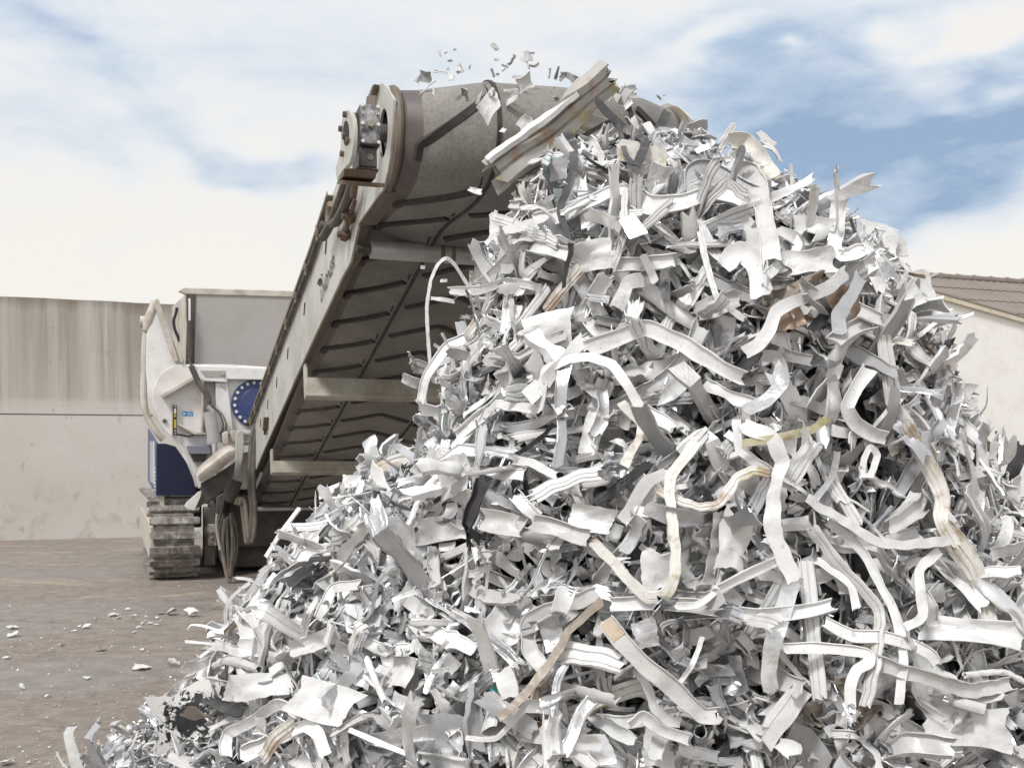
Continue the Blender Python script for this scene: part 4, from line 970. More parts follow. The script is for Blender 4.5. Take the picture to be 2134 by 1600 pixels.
def ribbon(w, length, style, r=rng, wild=1.0, M=None):
    """loose bent strip in its own space: bends across its flat side, kinks and twists"""
    M = M or max(7, int(length / 0.024)); M = min(M, 30); ds = length / (M - 1)
    kb = np.zeros(M); kt = np.zeros(M); ks = np.zeros(M)
    mode = r.choice(['straight', 'arc', 'kink', 'wave', 'twist', 'hook'], p=[.13, .13, .32, .13, .14, .15])
    if mode == 'arc': kb += r.choice([-1, 1]) * r.uniform(.8, 3.2) / length
    if mode in ('kink', 'hook'):
        for _ in range(r.integers(1, 4)):
            i = r.integers(1, M - 1); kb[i] += r.choice([-1, 1]) * r.uniform(.5, 1.7) / ds * (1.0 if mode == 'kink' else 1.3) ; kt[i] += r.normal(0, .3) / ds
    if mode == 'wave': kb += np.sin(np.arange(M) / M * r.uniform(6, 14) + r.uniform(0, 6)) * r.uniform(2, 5) / length
    if mode == 'twist': kt += r.choice([-1, 1]) * r.uniform(.8, 2.6) / length
    kb += r.normal(0, .5, M) / length * wild; kt += r.normal(0, .6, M) / length * wild; ks += r.normal(0, .5) / length
    t, n = np.array([1., 0, 0]), np.array([0, 0, 1.]); p = np.zeros(3); P = []; N = []
    for i in range(M):
        P.append(p.copy()); N.append(n.copy()); s = np.cross(t, n)
        a = kb[i] * ds; t, n = t * math.cos(a) + n * math.sin(a), n * math.cos(a) - t * math.sin(a)
        b = kt[i] * ds; n = n * math.cos(b) + s * math.sin(b); s = np.cross(t, n)
        c = ks[i] * ds; t = t * math.cos(c) + s * math.sin(c); t /= np.linalg.norm(t); n -= t * n.dot(t); n /= np.linalg.norm(n)
        p = p + t * ds
    P = np.array(P); N = np.array(N)
    ch = P[-1] - P[0]; P = P - P.mean(0)
    Wd = w * (1 + 0.08 * np.sin(np.arange(M) * r.uniform(.3, 1.2) + r.uniform(0, 6)))
    V, Q = sweep(P, N, Wd, style, max(0.05, 0.0035 / w), 0.38, r)
    return crinkle(V, w * r.uniform(.03, .13), w * 1.6, r), Q
def mesh_from(name, V, Q, tint=None, sharp=38, mats=None, mat_idx=None):
    me = bpy.data.meshes.new(name); nv, nq = len(V), len(Q)
    me.vertices.add(nv); me.vertices.foreach_set('co', np.ascontiguousarray(V, np.float32).ravel())
    me.loops.add(nq * 4); me.loops.foreach_set('vertex_index', np.ascontiguousarray(Q, np.int32).ravel())
    me.polygons.add(nq); me.polygons.foreach_set('loop_start', np.arange(0, nq * 4, 4, dtype=np.int32))
    try: me.polygons.foreach_set('loop_total', np.full(nq, 4, np.int32))
    except Exception: pass
    me.polygons.foreach_set('use_smooth', np.ones(nq, bool))
    if mat_idx is not None: me.polygons.foreach_set('material_index', np.ascontiguousarray(mat_idx, np.int32))
    a = me.attributes.new('tint', 'FLOAT_COLOR', 'POINT')
    if tint is None: tint = (0.8, 0.8, 0.8)
    tint = np.asarray(tint, np.float32)
    if tint.ndim == 1: tint = np.tile(tint, (nv, 1))
    a.data.foreach_set('color', np.hstack([tint, np.ones((nv, 1), np.float32)]).astype(np.float32).ravel())
    me.update(calc_edges=True); me.validate(); me.set_sharp_from_angle(angle=R(sharp))
    return me
def piece(name, V, Q, colour, label, cat, group=None, vary=0.06, r=rng):
    tint, mat = TINTS[colour]; tint = np.array(tint) * (1 + r.normal(0, vary))
    c = V.mean(0); me = mesh_from(name, V - c, Q, np.clip(tint, 0, 0.9))
    o = link(name, me, mat); o.location = c
    return tag(o, label, cat, group)
def place(V, pos, nrm, spin, tilt=(0, 0)):
    """turn a piece made in its own space so that +z looks along nrm, then spin and tilt it"""
    nrm = Vector(nrm).normalized(); q = nrm.to_track_quat('Z', 'Y').to_matrix()
    m = q @ Matrix.Rotation(spin, 3, 'Z') @ Matrix.Rotation(tilt[0], 3, 'X') @ Matrix.Rotation(tilt[1], 3, 'Y')
    return V @ np.array(m).T + np.array(pos)
# ------------------------------------------------------------------ the pieces one can follow by eye on the heap
# (short name or '', label, section, colour, width in photo px, photo path, options)
G_STRIP = 'metal strips tangled on the scrap heap'
HERO = [
('the big ribbed profile', 'big weathered ribbed profile sticking out of the heap top beside the belt drum', 'beam', 'N', 66, [(1030, 362), (1090, 312), (1160, 262), (1225, 212), (1276, 166)], dict(off=.26, name='metal_profile', roll=12, th=.06, jag=.35, wob=.02)),
('', 'thin white edge rail lying along the big ribbed profile at the heap top', 'ell', 'W', 22, [(1014, 330), (1080, 282), (1150, 232), (1205, 190)], dict(off=.30, name='metal_profile', roll=-30)),
('the hanging dark strap', 'dark grey strap hanging down from the big ribbed profile', 'flat', 'D', 22, [(1180, 276), (1193, 300), (1196, 335), (1190, 372), (1172, 420), (1168, 446), (1180, 482), (1191, 520), (1180, 560), (1174, 600)], dict(off=.2, name='metal_strap', taper=.4)),
('the looped dark strap', 'dark strap bent in a sharp loop beside the belt drum', 'flat', 'D', 20, [(1243, 208), (1268, 238), (1296, 264), (1330, 282), (1343, 292), (1341, 312), (1326, 346)], dict(off=.22, name='metal_strap', tint=.9)),
('', 'thin dark strand dropping from the apex of the looped dark strap', 'flat', 'D', 11, [(1284, 246), (1296, 290), (1304, 322), (1324, 346)], dict(off=.2, name='metal_strap')),
('', 'brown bent strap between the ribbed profile and the looped dark strap', 'flat', 'D', 9, [(1188, 270), (1200, 284), (1214, 284), (1250, 264), (1282, 246)], dict(off=.2, name='metal_strap')),
('the upper white channel', 'long white channel running under the looped dark strap', 'lip', 'W', 38, [(1112, 468), (1165, 452), (1225, 424), (1275, 404), (1306, 398)], dict(off=.1)),
('', 'long white lipped strip continuing the upper white channel towards the tall grey arch', 'lip', 'W', 40, [(1312, 410), (1352, 428), (1420, 424), (1480, 404), (1525, 412), (1575, 434)], dict(off=.12)),
('the tall grey arch', 'tall grey channel arching down from the upper heap, rim lips along both edges', 'lip', 'V', 37, [(1532, 352), (1556, 356), (1578, 384), (1592, 440), (1602, 500), (1608, 548)], dict(off=.18, bulge=.06)),
('the grey ramp strip', 'broad smooth grey strip folded over at its upper end near the heap top', 'lip', 'G', 44, [(1448, 396), (1452, 362), (1474, 358), (1520, 382), (1574, 414)], dict(off=.14)),
('', 'white band curving down behind the tall grey arch', 'flat', 'V', 34, [(1535, 448), (1560, 474), (1574, 512), (1582, 540)], dict(off=.08)),
('the zigzag lipped strip', 'white lipped strip bent in a zigzag standing up against the sky', 'onelip', 'W', 32, [(1748, 416), (1742, 470), (1738, 515), (1750, 534), (1778, 532), (1798, 524), (1815, 560), (1838, 606)], dict(off=.16)),
('the thin grey rod', 'thin grey square rod leaning out of the dark hollow below the tall grey arch', 'box', 'V', 12, [(1459, 484), (1468, 530), (1482, 584), (1496, 622), (1530, 650), (1552, 666)], dict(off=.16)),
('', 'wide white strip folded over its own middle below the tall grey arch', 'cup', 'W', 46, [(1512, 560), (1526, 534), (1550, 530), (1574, 552), (1586, 584), (1592, 612)], dict(off=.14)),
('', 'white curl sweeping under the zigzag lipped strip', 'flat', 'W', 24, [(1650, 488), (1662, 514), (1648, 544), (1622, 560), (1602, 566)], dict(off=.1)),
('the upright plank profile', 'upright pale flat plank profile near the far edge of the heap', 'groove', 'V', 38, [(1838, 668), (1846, 720), (1856, 780), (1864, 842)], dict(off=.18, straight=1)),
('', 'short white channel capping the upright plank profile', 'lip', 'W', 32, [(1790, 648), (1812, 658), (1836, 668)], dict(off=.2, straight=1)),
('', 'white open channel between the copper sheet and the upright plank profile', 'chan', 'V', 34, [(1738, 712), (1775, 692), (1812, 672)], dict(off=.16)),
('the flat grey paddle', 'flat grey strip leaning across the copper sheet', 'flat', 'S', 31, [(1793, 575), (1778, 610), (1758, 640), (1746, 658), (1750, 690)], dict(off=.18)),
('the sagging white strip', 'white strip sagging across the copper sheet towards the heap middle', 'flat', 'W', 28, [(1764, 568), (1724, 600), (1680, 618), (1648, 632), (1618, 652), (1600, 690), (1582, 716), (1550, 736)], dict(off=.18)),
('the broad white diagonal', 'broad white flat strip running down across the heap middle', 'lip', 'W', 34, [(1220, 728), (1290, 704), (1345, 684), (1400, 704), (1470, 742), (1510, 768), (1546, 786)], dict(off=.17)),
('', 'grey strip bowing in an arch beside the dark middle hollow', 'flat', 'S', 28, [(1588, 742), (1616, 744), (1632, 766), (1630, 796), (1600, 832), (1552, 858)], dict(off=.15)),
('the yellow stained slat', 'narrow slat with yellow green stains lying across the heap', 'ell', 'Y', 17, [(1546, 924), (1596, 916), (1650, 906), (1694, 894), (1726, 870)], dict(off=.2, straight=1)),
('the hooked stained bar', 'long off white bar with yellow rust stains bent into a hook', 'box', 'B', 21, [(1452, 918), (1424, 958), (1398, 990), (1395, 1030), (1402, 1090), (1408, 1150), (1404, 1212), (1384, 1240), (1348, 1244), (1312, 1212), (1276, 1170), (1234, 1128)], dict(off=.2)),
('the twisting white ribbon', 'long bright white ribbon twisting down the heap middle', 'flat', 'W', 34, [(1546, 884), (1572, 896), (1604, 906), (1630, 962), (1620, 1000), (1612, 1042), (1610, 1100), (1632, 1158), (1654, 1206)], dict(off=.2, rolls=[-30, -20, 0, 20, 60, 50, 10, 0, 0])),
('', 'grey ribbon end hanging below the twisting white ribbon', 'flat', 'A', 36, [(1656, 1208), (1634, 1262), (1614, 1330), (1602, 1404), (1608, 1440)], dict(off=.16)),
('', 'thin white strand beside the twisting white ribbon', 'onelip', 'W', 18, [(1534, 878), (1540, 936), (1566, 956), (1606, 982)], dict(off=.14)),
('the wavy beige strip', 'beige grooved strip waving in an S behind the hooked stained bar', 'groove', 'B', 22, [(1604, 986), (1570, 980), (1534, 998), (1502, 1046), (1466, 1056), (1420, 1044), (1370, 1020)], dict(off=.15)),
('', 'pale bent strip under the black bar with a blunt lower end', 'onelip', 'V', 26, [(1390, 988), (1352, 1000), (1326, 1036), (1312, 1066), (1296, 1088)], dict(off=.15)),
('the long snaking rail', 'long grooved rail snaking down the heap from its middle to its foot', 'groove', 'V', 24, [(1693, 1098), (1706, 1122), (1738, 1164), (1770, 1200), (1806, 1236), (1832, 1276), (1830, 1318), (1822, 1390), (1812, 1430), (1803, 1470)], dict(off=.18)),
('the slim white rail', 'slim white rail curving down beside the long snaking rail', 'onelip', 'W', 18, [(1724, 1086), (1768, 1120), (1802, 1156), (1834, 1218), (1858, 1264), (1872, 1304), (1882, 1370), (1878, 1420), (1872, 1468)], dict(off=.17)),
('the square ended strip', 'smooth strip with a clean square end bent out above the slim white rail', 'flat', 'V', 22, [(1682, 1036), (1706, 1056), (1740, 1074), (1780, 1100), (1822, 1126), (1870, 1136), (1926, 1132), (1978, 1126)], dict(off=.22, jag=.02)),
('the wide ribbed band', 'wide ribbed beige band running down the far side of the heap', 'rib', 'B', 44, [(1958, 1092), (1992, 1136), (2024, 1178), (2044, 1222), (2054, 1268), (2062, 1312)], dict(off=.16)),
('', 'beige grooved band feeding into the wide ribbed band from above', 'rib', 'B', 30, [(1884, 880), (1912, 930), (1946, 988), (1964, 1036), (1962, 1086), (1990, 1140)], dict(off=.2)),
('the standing slat', 'straight standing slat beneath the twisting white ribbon', 'groove', 'W', 31, [(1678, 1168), (1686, 1240), (1694, 1320), (1702, 1396), (1708, 1454)], dict(off=.12, straight=1)),
('the lying channel', 'long lying white channel crossing behind the standing slat', 'chan', 'W', 28, [(1272, 1262), (1350, 1256), (1430, 1260), (1500, 1270), (1580, 1282), (1650, 1278), (1700, 1270), (1736, 1262)], dict(off=.16)),
('the big elbow strip', 'wide grey strip bent in a big elbow, its lower end torn', 'lip', 'V', 30, [(1246, 1236), (1200, 1252), (1140, 1270), (1104, 1288), (1096, 1318), (1104, 1358), (1120, 1378), (1138, 1396)], dict(off=.2)),
('the brown corner profile', 'long brown corner profile slanting down beside the big elbow strip', 'ell', 'T', 18, [(1254, 1252), (1224, 1280), (1184, 1316), (1166, 1352), (1136, 1394), (1098, 1442), (1068, 1474), (1040, 1496)], dict(off=.24)),
('the tan capped strip', 'wide grey strip with a tan end cap slanting across the heap foot', 'lip', 'V', 36, [(1262, 1294), (1296, 1334), (1334, 1374), (1372, 1406), (1404, 1434), (1432, 1466), (1462, 1490), (1500, 1492)], dict(off=.22, cap=1)),
('', 'chunky bright white grooved offcut beside the tan capped strip', 'groove', 'W', 46, [(1158, 1366), (1190, 1360), (1240, 1366), (1298, 1382)], dict(off=.2)),
('', 'narrow grey upright rail below the chunky white offcut', 'groove', 'S', 16, [(1180, 1384), (1162, 1416), (1156, 1460), (1158, 1520), (1162, 1570)], dict(off=.2)),
('', 'white fanned strip splitting below the tan capped strip', 'flat', 'W', 22, [(1326, 1392), (1352, 1436), (1366, 1478), (1390, 1500), (1420, 1506)], dict(off=.14)),
('', 'thin pointed sliver rising beside the standing slat foot', 'flat', 'W', 11, [(1464, 1326), (1452, 1362), (1438, 1392), (1408, 1432)], dict(off=.16)),
('', 'white strip flattened into a trough near the heap foot', 'cup', 'W', 24, [(1312, 1508), (1338, 1490), (1378, 1520), (1434, 1540)], dict(off=.16)),
('', 'grey curved channel rising from the foot of the heap', 'chan', 'A', 25, [(1250, 1450), (1216, 1482), (1196, 1530), (1174, 1572)], dict(off=.16)),
('', 'thin grey wire like strip with a small hook at the heap foot', 'box', 'V', 10, [(1102, 1456), (1074, 1496), (1036, 1536), (1000, 1540), (970, 1536)], dict(off=.18)),
('the crooked pale strip', 'pale strip bent in two crooked steps above the black bars', 'flat', 'W', 21, [(1194, 744), (1164, 758), (1136, 776), (1124, 848), (1094, 850), (1056, 846), (1036, 842), (998, 880), (946, 934)], dict(off=.2)),
('the hanging glossy strip', 'glossy grey strip hanging straight down from the crooked pale strip', 'lip', 'S', 26, [(1178, 762), (1172, 800), (1170, 860), (1172, 920), (1164, 972)], dict(off=.18)),
('', 'pale strip arching over the hanging glossy strip', 'flat', 'V', 22, [(1192, 748), (1228, 744), (1274, 760), (1306, 800), (1326, 834), (1342, 862)], dict(off=.2)),
('', 'folded pale strip dropping below the arching strip then turning back', 'flat', 'B', 20, [(1296, 838), (1316, 862), (1338, 882), (1334, 910), (1320, 934), (1300, 972)], dict(off=.17)),
('', 'white pointed strip draped over the crumpled sheet', 'flat', 'W', 18, [(1070, 958), (1106, 964), (1134, 978), (1158, 990)], dict(off=.16)),
('', 'short flat white plate strip under the pointed strip', 'lip', 'W', 24, [(1000, 980), (1046, 988), (1090, 990)], dict(off=.14)),
('the torn white plank', 'torn white grooved plank ending in ragged fringes', 'rib', 'W', 36, [(1110, 1036), (1150, 1016), (1200, 996), (1276, 978)], dict(off=.17, jag=.5)),
('the thick black bar', 'thick black ribbed bar jutting out beside the torn white plank', 'rib', 'K', 19, [(1240, 1048), (1284, 1018), (1354, 964)], dict(off=.16, straight=1)),
('', 'thin black split strip under the crooked pale strip', 'onelip', 'K', 9, [(1068, 952), (1104, 930), (1136, 904), (1154, 882)], dict(off=.14)),
('', 'white trough strip slanting below the torn white plank', 'chan', 'W', 24, [(1074, 1032), (1098, 1058), (1126, 1078)], dict(off=.16)),
('', 'big folded white trough running into the heap middle', 'chan', 'V', 34, [(1106, 1086), (1150, 1098), (1196, 1112), (1226, 1122)], dict(off=.16)),
('', 'shiny wide strip folded down beneath the arching strip', 'cup', 'A', 28, [(1252, 818), (1256, 850), (1252, 880), (1240, 906)], dict(off=.13)),
('', 'flat pale lid like strip jutting from under the broad white diagonal', 'lip', 'W', 36, [(1340, 858), (1366, 872), (1400, 892)], dict(off=.18)),
('', 'thin upright white strand below the upper white channel', 'groove', 'W', 15, [(1302, 396), (1300, 440), (1298, 494), (1284, 540), (1276, 562)], dict(off=.17)),
('', 'white profile with a broken knee at the belt side of the heap', 'rib', 'W', 22, [(1028, 454), (1066, 466), (1096, 478), (1130, 492), (1160, 508)], dict(off=.16)),
('', 'short upright white profile at the belt side edge of the heap', 'box', 'W', 22, [(1026, 446), (1030, 480), (1032, 510)], dict(off=.14)),
('the leaning beam', 'straight pale beam leaning over the hollow below the broken knee profile', 'lip', 'W', 25, [(1106, 488), (1062, 540), (1004, 594)], dict(off=.16, straight=1)),
('', 'short blunt white channel piece next to the leaning beam', 'chan', 'W', 28, [(1108, 514), (1145, 522), (1184, 532)], dict(off=.14, straight=1)),
('', 'straight white channel lying level under the thin upright strand', 'chan', 'W', 28, [(1282, 552), (1340, 552), (1404, 544)], dict(off=.14, straight=1)),
('', 'small torn white strip standing on the level white channel', 'flat', 'W', 17, [(1340, 532), (1354, 560), (1366, 590)], dict(off=.17)),
('', 'long white batten leaning below the leaning beam', 'groove', 'W', 22, [(1072, 690), (1104, 648), (1142, 598)], dict(off=.16, straight=1)),
('', 'pair tipped pale batten rising to the white paper wad', 'rib', 'B', 24, [(1136, 648), (1170, 606), (1210, 560)], dict(off=.15, straight=1)),
('', 'thin white strip jutting out over the belt from the heap side', 'lip', 'W', 16, [(936, 606), (1002, 604), (1060, 586), (1128, 600)], dict(off=.17)),
('the wire thin white loop', 'wire thin white strip looping out in front of the dark belt', 'flat', 'W', 8, [(998, 628), (970, 586), (948, 552), (930, 538), (912, 552), (898, 585), (890, 636), (892, 700), (896, 756)], dict(off=.14, out=1)),
('', 'short white curl pointing at the belt under the wire thin loop', 'flat', 'W', 9, [(898, 622), (920, 624), (946, 628)], dict(off=.12, out=1)),
('', 'broad white strip sloping down from the broad white diagonal', 'flat', 'W', 28, [(1218, 706), (1190, 736), (1164, 764), (1136, 800)], dict(off=.19)),
('', 'wide white flap strip below the white paper wad', 'lip', 'W', 32, [(1262, 578), (1244, 606), (1226, 640)], dict(off=.17)),
('', 'wide white band bent over at its top below the level white channel', 'flat', 'W', 30, [(1342, 584), (1312, 588), (1296, 618), (1284, 644)], dict(off=.17)),
('the great curved band', 'great curved white band bulging over the belt side of the heap', 'onelip', 'W', 24, [(878, 838), (886, 800), (902, 766), (936, 722), (982, 704), (1030, 720)], dict(off=.16, out=1)),
('', 'bent round tube end at the foot of the heap', 'tube', 'V', 18, [(422, 1440), (426, 1412), (440, 1392), (472, 1376), (510, 1384), (540, 1396)], dict(off=.2, out=1, name='metal_tube')),
('the glossy black offcut', 'glossy black offcut lying below the bent tube end', 'cup', 'K', 24, [(418, 1446), (448, 1462), (472, 1474), (504, 1488)], dict(off=.16)),
('', 'straight thin white slat poking out over the yard near the machine', 'box', 'W', 11, [(455, 1228), (470, 1250), (486, 1272)], dict(off=.1, out=1)),
('', 'thin flat white sliver pointing out over the yard', 'flat', 'W', 6, [(386, 1336), (430, 1340), (470, 1344)], dict(off=.1, out=1)),
('', 'thin curled white whisker reaching over the yard', 'flat', 'W', 5, [(391, 1312), (398, 1302), (424, 1304), (452, 1312)], dict(off=.12, out=1)),
('', 'narrow grey ribbon bowing out near the crawler track', 'flat', 'V', 8, [(522, 1214), (498, 1230), (480, 1248), (470, 1274), (472, 1306)], dict(off=.14, out=1)),
('', 'bent pale strip above the flat white sheets on the yard side', 'lip', 'V', 22, [(664, 1290), (680, 1258), (696, 1226), (722, 1222), (748, 1218)], dict(off=.18)),
('', 'slim white tube strip running down past the crumpled sheets', 'tube', 'W', 13, [(764, 1372), (780, 1412), (802, 1462)], dict(off=.17)),
('', 'thin long white lath poking out at the heap foot', 'box', 'W', 10, [(728, 1520), (770, 1538), (812, 1556), (860, 1574)], dict(off=.2, straight=1)),
('', 'big white strip rolling over at the yard side foot of the heap', 'lip', 'W', 23, [(470, 1575), (474, 1528), (516, 1508), (560, 1476), (588, 1466), (616, 1484)], dict(off=.18)),
('', 'fanned ribbed profile at the yard side foot of the heap', 'rib', 'B', 30, [(546, 1580), (574, 1540), (596, 1518), (616, 1504)], dict(off=.18)),
('', 'arched white strip beside the fanned ribbed profile', 'lip', 'W', 25, [(612, 1522), (640, 1512), (664, 1530), (680, 1574)], dict(off=.18)),
('the leaning white slat', 'straight bright white slat leaning at the machine side of the heap', 'box', 'W', 9, [(554, 1160), (586, 1108), (624, 1058)], dict(off=.12, out=1, straight=1)),
('the flat grey board', 'flat grey board leaning beside the leaning white slat', 'lip', 'A', 30, [(650, 1092), (690, 1048), (724, 1010)], dict(off=.12, straight=1)),
('', 'hollow square profile resting at the top of the machine side slope', 'box', 'B', 25, [(782, 980), (820, 962), (864, 942)], dict(off=.12, straight=1, name='metal_profile')),
('', 'small white strip curled to a C on the machine side slope', 'lip', 'W', 10, [(800, 1030), (782, 1026), (778, 1050), (790, 1068), (814, 1062)], dict(off=.16)),
('', 'smooth white strip rising steeply towards the great curved band', 'cup', 'W', 15, [(850, 1094), (868, 1056), (888, 1016), (914, 990)], dict(off=.16)),
('', 'ribbed white curved panel on the machine side slope', 'rib', 'V', 30, [(692, 1122), (722, 1108), (750, 1080)], dict(off=.15)),
('', 'second ribbed panel beside the curved one on the machine side slope', 'rib', 'W', 25, [(752, 1122), (772, 1108), (790, 1086)], dict(off=.15)),
('', 'slim straight pale bar slanting past the great curved band', 'lip', 'V', 14, [(942, 934), (970, 904), (1002, 872)], dict(off=.16, straight=1)),
('', 'pale blue tinted strip standing below the great curved band', 'flat', 'P', 23, [(944, 808), (934, 836), (926, 862), (918, 900)], dict(off=.16)),
('', 'dull grey bent strip next to the pale blue strip', 'groove', 'S', 20, [(962, 800), (968, 836), (958, 862)], dict(off=.17)),
('', 'bundle of grey strips draping down under the great curved band', 'rib', 'S', 22, [(878, 806), (882, 846), (886, 880), (892, 914)], dict(off=.1, out=1)),
('', 'long slim board beside the wavy beige strip', 'groove', 'W', 23, [(1734, 1002), (1760, 1044), (1790, 1094)], dict(off=.14, straight=1)),
('the dented ribbed plank', 'dented ribbed plank slanting beneath the yellow stained slat', 'rib', 'W', 38, [(1646, 1000), (1670, 962), (1698, 920)], dict(off=.13, straight=1)),
('', 'short three edged channel offcut above the lying channel', 'chan', 'W', 19, [(1492, 1228), (1548, 1200), (1616, 1168)], dict(off=.18, straight=1)),
('', 'smooth white strip curling round below the lying channel', 'cup', 'W', 16, [(1408, 1262), (1450, 1262), (1484, 1240), (1494, 1222)], dict(off=.2)),
('', 'straight white batten crossing behind the hooked stained bar', 'flat', 'W', 21, [(1322, 1064), (1376, 1070), (1436, 1080)], dict(off=.14, straight=1)),
('', 'glossy strip folded like a hairpin beside the dented ribbed plank', 'flat', 'S', 15, [(1744, 942), (1738, 980), (1722, 1012), (1698, 1042), (1706, 1060)], dict(off=.16)),
('', 'white strip hanging down beside the far dark hollow', 'onelip', 'W', 19, [(1958, 1146), (1930, 1170), (1914, 1192), (1918, 1240), (1922, 1282), (1886, 1308)], dict(off=.19)),
('', 'rounded white rail bulging above the dirty grey trough', 'lip', 'W', 24, [(1718, 1296), (1774, 1324), (1840, 1326), (1896, 1342), (1936, 1362), (1954, 1384)], dict(off=.18)),
('the dirty trough', 'long dirty white trough lying across the far foot of the heap', 'chan', 'V', 28, [(1816, 1372), (1868, 1394), (1920, 1406), (1980, 1428), (2014, 1438), (2060, 1432), (2110, 1424)], dict(off=.17)),
('', 'white strip running level then folding down into a loop', 'onelip', 'W', 22, [(1632, 1352), (1690, 1350), (1750, 1352), (1806, 1362), (1810, 1380), (1786, 1396), (1772, 1430), (1772, 1472)], dict(off=.19)),
('', 'slender tube strip at the far lower edge of the heap', 'tube', 'W', 12, [(2010, 1406), (2050, 1402), (2092, 1400), (2120, 1412), (2150, 1430)], dict(off=.18)),
('', 'flat white strip jutting past the wide ribbed band', 'lip', 'V', 26, [(2066, 1154), (2106, 1144), (2160, 1130)], dict(off=.16)),
('', 'white strip folded back like a paper fan beside the standing slat', 'rib', 'W', 18, [(1702, 1168), (1740, 1192), (1772, 1220), (1780, 1244), (1786, 1268)], dict(off=.17)),
('', 'square hollow post stub at the heap foot below the standing slat', 'box', 'V', 46, [(1592, 1544), (1628, 1492), (1668, 1440)], dict(off=.2, straight=1, name='metal_profile')),
('', 'thin strip hugging the far outline of the heap', 'onelip', 'V', 12, [(1964, 690), (1974, 756), (1988, 834), (2002, 884)], dict(off=.1, out=1)),
('', 'small white hairpin loop beneath the upright plank profile', 'flat', 'W', 14, [(1796, 1000), (1800, 958), (1814, 932), (1828, 950), (1812, 1000)], dict(off=.16)),
('', 'wavy white ribbon under the upright plank profile', 'cup', 'W', 30, [(1810, 770), (1786, 806), (1764, 848), (1782, 880), (1818, 904), (1846, 912)], dict(off=.15)),
('', 'long thin flake of rail over the wavy sheet at the far foot', 'onelip', 'W', 16, [(1776, 1430), (1800, 1390), (1806, 1360)], dict(off=.16)),
('', 'grey bowed strip crossing below the crooked pale strip', 'onelip', 'S', 19, [(1030, 886), (1076, 892), (1124, 880), (1166, 858)], dict(off=.11)),
('', 'white bowed strip rising behind the great curved band', 'chan', 'V', 22, [(1018, 738), (1080, 748), (1130, 720), (1178, 700)], dict(off=.12)),
('', 'dull channel piece lying level in the dark middle hollow', 'lip', 'G', 22, [(1616, 730), (1650, 742), (1690, 752)], dict(off=.05)),
('', 'grey band lying level under the dark middle hollow', 'flat', 'G', 24, [(1648, 832), (1690, 842), (1730, 856)], dict(off=.08)),
('', 'black torn strip hanging in front of the copper sheet', 'flat', 'K', 20, [(1730, 644), (1714, 664), (1690, 688)], dict(off=.12)),
('', 'white spine strip bowed over the heap rim near the sky', 'cup', 'B', 34, [(1520, 296), (1548, 294), (1574, 312), (1590, 344), (1612, 374)], dict(off=.1)),
('', 'thin white post standing alone on the upper far rim', 'flat', 'V', 7, [(1650, 398), (1650, 372), (1648, 342)], dict(off=.02, out=1)),
('', 'grooved white block against the sky on the upper far rim', 'rib', 'W', 34, [(1592, 298), (1610, 312), (1624, 334)], dict(off=.06, out=1)),
]
LAND = []            # (short name, centre in the photo) of the pieces that are easy to find
def depth_of(p): return p.y
OFFK = 0.86
